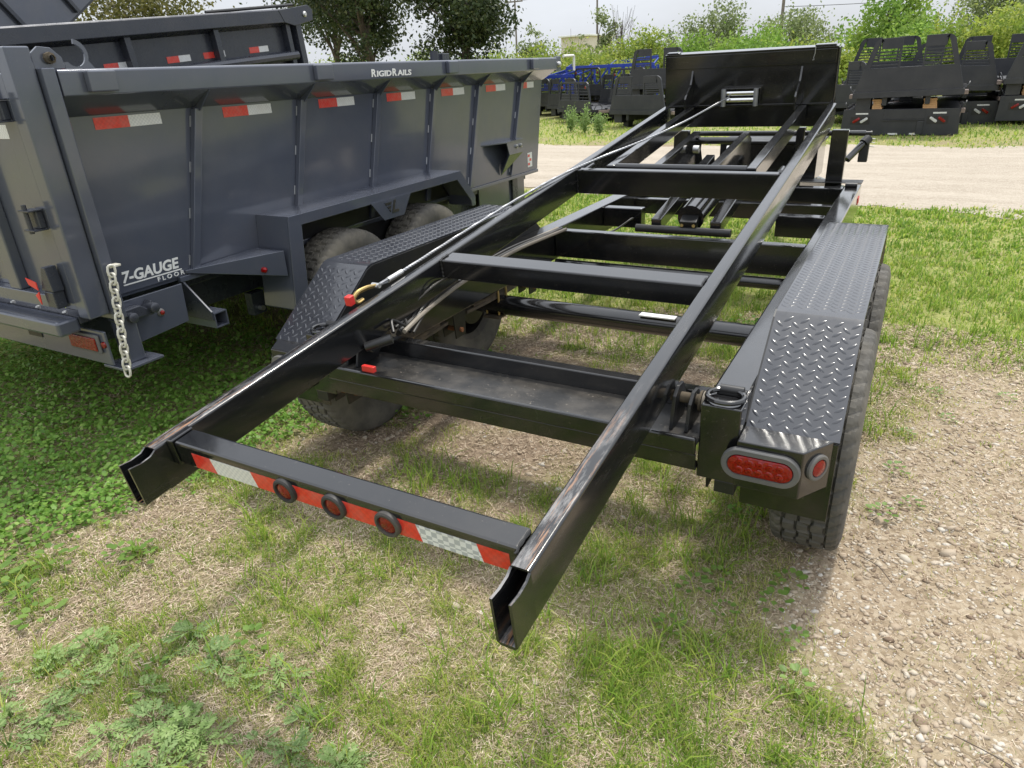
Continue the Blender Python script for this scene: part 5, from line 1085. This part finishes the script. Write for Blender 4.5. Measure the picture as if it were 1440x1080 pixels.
# ------------------------------------------------------------------ single weeds in the foreground
def lobed_leaf(Vs, base, az, el, L_, wd, lobes=4):
    d = np.array([math.cos(az)*math.cos(el), math.sin(az)*math.cos(el), math.sin(el)]); s = np.array([-math.sin(az), math.cos(az), 0]); u = np.cross(d, s)
    P = lambda t, q=0: base+d*L_*t+s*q-np.array([0, 0, 1])*L_*.35*t*t
    for k in range(lobes):
        t = .22+.65*k/lobes; q = wd*(.55+.45*math.sin(math.pi*(k+1)/(lobes+1)))
        for e in (-1, 1):
            a, b = P(t), P(t+.20, e*q); m = (a+b)/2; w_ = d*L_*.08
            Vs.append([a, m+w_-u*.003, b, m-w_*1.1-u*.003])
            c0 = P(t+.06, e*q*.55); c1 = P(t+.02, e*q*.9); mm = (c0+c1)/2; Vs.append([c0, mm+w_*.6, c1, mm-w_*.6])
    a, b = P(.75), P(1.05); m = (a+b)/2; Vs.append([a, m+s*wd*.22, b, m-s*wd*.22])
    a, b = P(0), P(.9); Vs.append([a-s*.0012, a+s*.0012, b+s*.0008, b-s*.0008])
def weed_proto(seed, nl, L0):
    r_ = random.Random(seed); Vs = []; st = MB()
    for k in range(nl):
        az = k*2.4+r_.uniform(-.3, .3); f = k/nl; br = np.array([math.cos(az), math.sin(az), 0])*L0*.5*(1-f)*r_.uniform(.3, 1.1); base = br+np.array([0, 0, .015+.075*f*r_.uniform(.7, 1.2)])
        st.tube([(0, 0, 0), V3(tuple(base*.6)), V3(tuple(base))], [.0025, .002, .0012], 4)
        lobed_leaf(Vs, base, az+r_.uniform(-.5, .5), r_.uniform(.0, .5), L0*r_.uniform(.5, 1.15), L0*r_.uniform(.20, .34))
    return np.array(Vs), st
protos = []
for q in range(4):
    Vs, st = weed_proto(q+3, 7+2*q, .082)
    lo = inst_mesh('leaf_cluster', Vs, [(0, 1, 2, 3)], rng.random(len(Vs)), 'ragweed' if q % 2 else 'ragweed_dark'); so_ = st.build('stem', 'ragweed', None); protos.append((lo.data, so_.data)); bpy.data.objects.remove(lo); bpy.data.objects.remove(so_)
WP = [(-1.94, .68), (-1.93, .78), (-1.88, .60), (-1.99, .52), (-1.94, .44), (-1.83, .52), (-1.68, .70), (-1.55, .69), (-1.52, .78), (-1.52, .86), (-1.66, .87), (-1.42, .70), (-1.34, .78), (-1.58, .60), (-1.20, .86), (-1.10, .84), (-1.30, .89), (-1.39, .91), (-1.0, .87), (-2.15, .64), (-2.16, .57), (-1.78, .76), (-1.86, .90), (-2.09, .82), (-1.46, .62), (-1.72, .56), (-1.24, .76), (-1.05, .78)]
for i, (x, y) in enumerate(WP):
    t = thing('ragweed_plant', 'feathery grey green ragweed sprouting from the dry thatch', 'weed', (x+random.uniform(-.06, .06), y+random.uniform(-.05, .05), float(gz(np.array([x]), np.array([y]))[0])), 'ragweed plants in the foreground', local=True)
    t.rotation_euler = (random.uniform(-.15, .15), random.uniform(-.15, .15), random.random()*6.28); s_ = random.uniform(.5, 1.05); t.scale = (s_, s_, s_*random.uniform(.5, .8))
    for nm, d in zip(('leaf_cluster', 'stem'), protos[i % 4]):
        o = bpy.data.objects.new(nm, d); COL.objects.link(o); o.parent = t
        if nm == 'leaf_cluster': o['kind'] = 'stuff'
def broad_proto(seed):
    r_ = random.Random(seed); Vs = []
    for k in range(12):
        az = k*2.4; h = .02+.05*k/12; rr = .02+.045*(1-k/12); c = np.array([math.cos(az)*rr, math.sin(az)*rr, h]); d = np.array([math.cos(az), math.sin(az), .25]); d /= np.linalg.norm(d); s = np.array([-math.sin(az), math.cos(az), 0]); L_ = r_.uniform(.028, .05); w_ = L_*.36
        Vs.append([c, c+d*L_*.35+s*w_, c+d*L_*.75+s*w_*.75, c+d*L_+np.array([0, 0, -.006]), c+d*L_*.75-s*w_*.75, c+d*L_*.35-s*w_])
    return np.array(Vs)
bp_ = []
for q in range(3):
    o = inst_mesh('leaf_cluster', broad_proto(q), [(0, 1, 2, 3), (0, 3, 4, 5)], rng.random(12), 'broadleaf'); bp_.append(o.data); bpy.data.objects.remove(o)
BP = [(-2.79, .86), (-2.72, .80), (-2.60, .79), (-2.54, .79), (-2.65, .97), (-2.41, 1.16), (-2.36, 1.12), (-2.45, 1.10), (-2.38, .77), (-1.81, .81), (-1.57, .73), (-.36, 1.97), (-.42, 1.9), (-.44, 1.68), (-.13, 2.06), (-.16, 1.93), (-.30, 1.83), (-.08, 1.80), (.15, 3.0), (.22, 2.75), (.12, 2.62), (.35, 3.6), (.30, 3.9), (.62, 4.0), (.18, 3.35), (-2.9, .95), (-.05, 1.62), (-1.62, 1.02)]
for i, (x, y) in enumerate(BP):
    lb_ = 'at the edge of the clover' if x < -2.3 else 'among the ragweed' if x < -1 else 'in the shade of the right rear tyre' if x < 0 else 'on the open gravel'
    t = thing('broadleaf_weed', 'small broadleaf weed '+lb_, 'weed', (x, y, float(gz(np.array([x]), np.array([y]))[0])), 'broadleaf weeds '+lb_, local=True); t.rotation_euler = (0, 0, random.random()*6.28); s_ = random.uniform(.7, 1.2)*(.85 if x < -2.3 else .62); t.scale = (s_, s_, s_)
    o = bpy.data.objects.new('leaf_cluster', bp_[i % 3]); COL.objects.link(o); o.parent = t; o['kind'] = 'stuff'
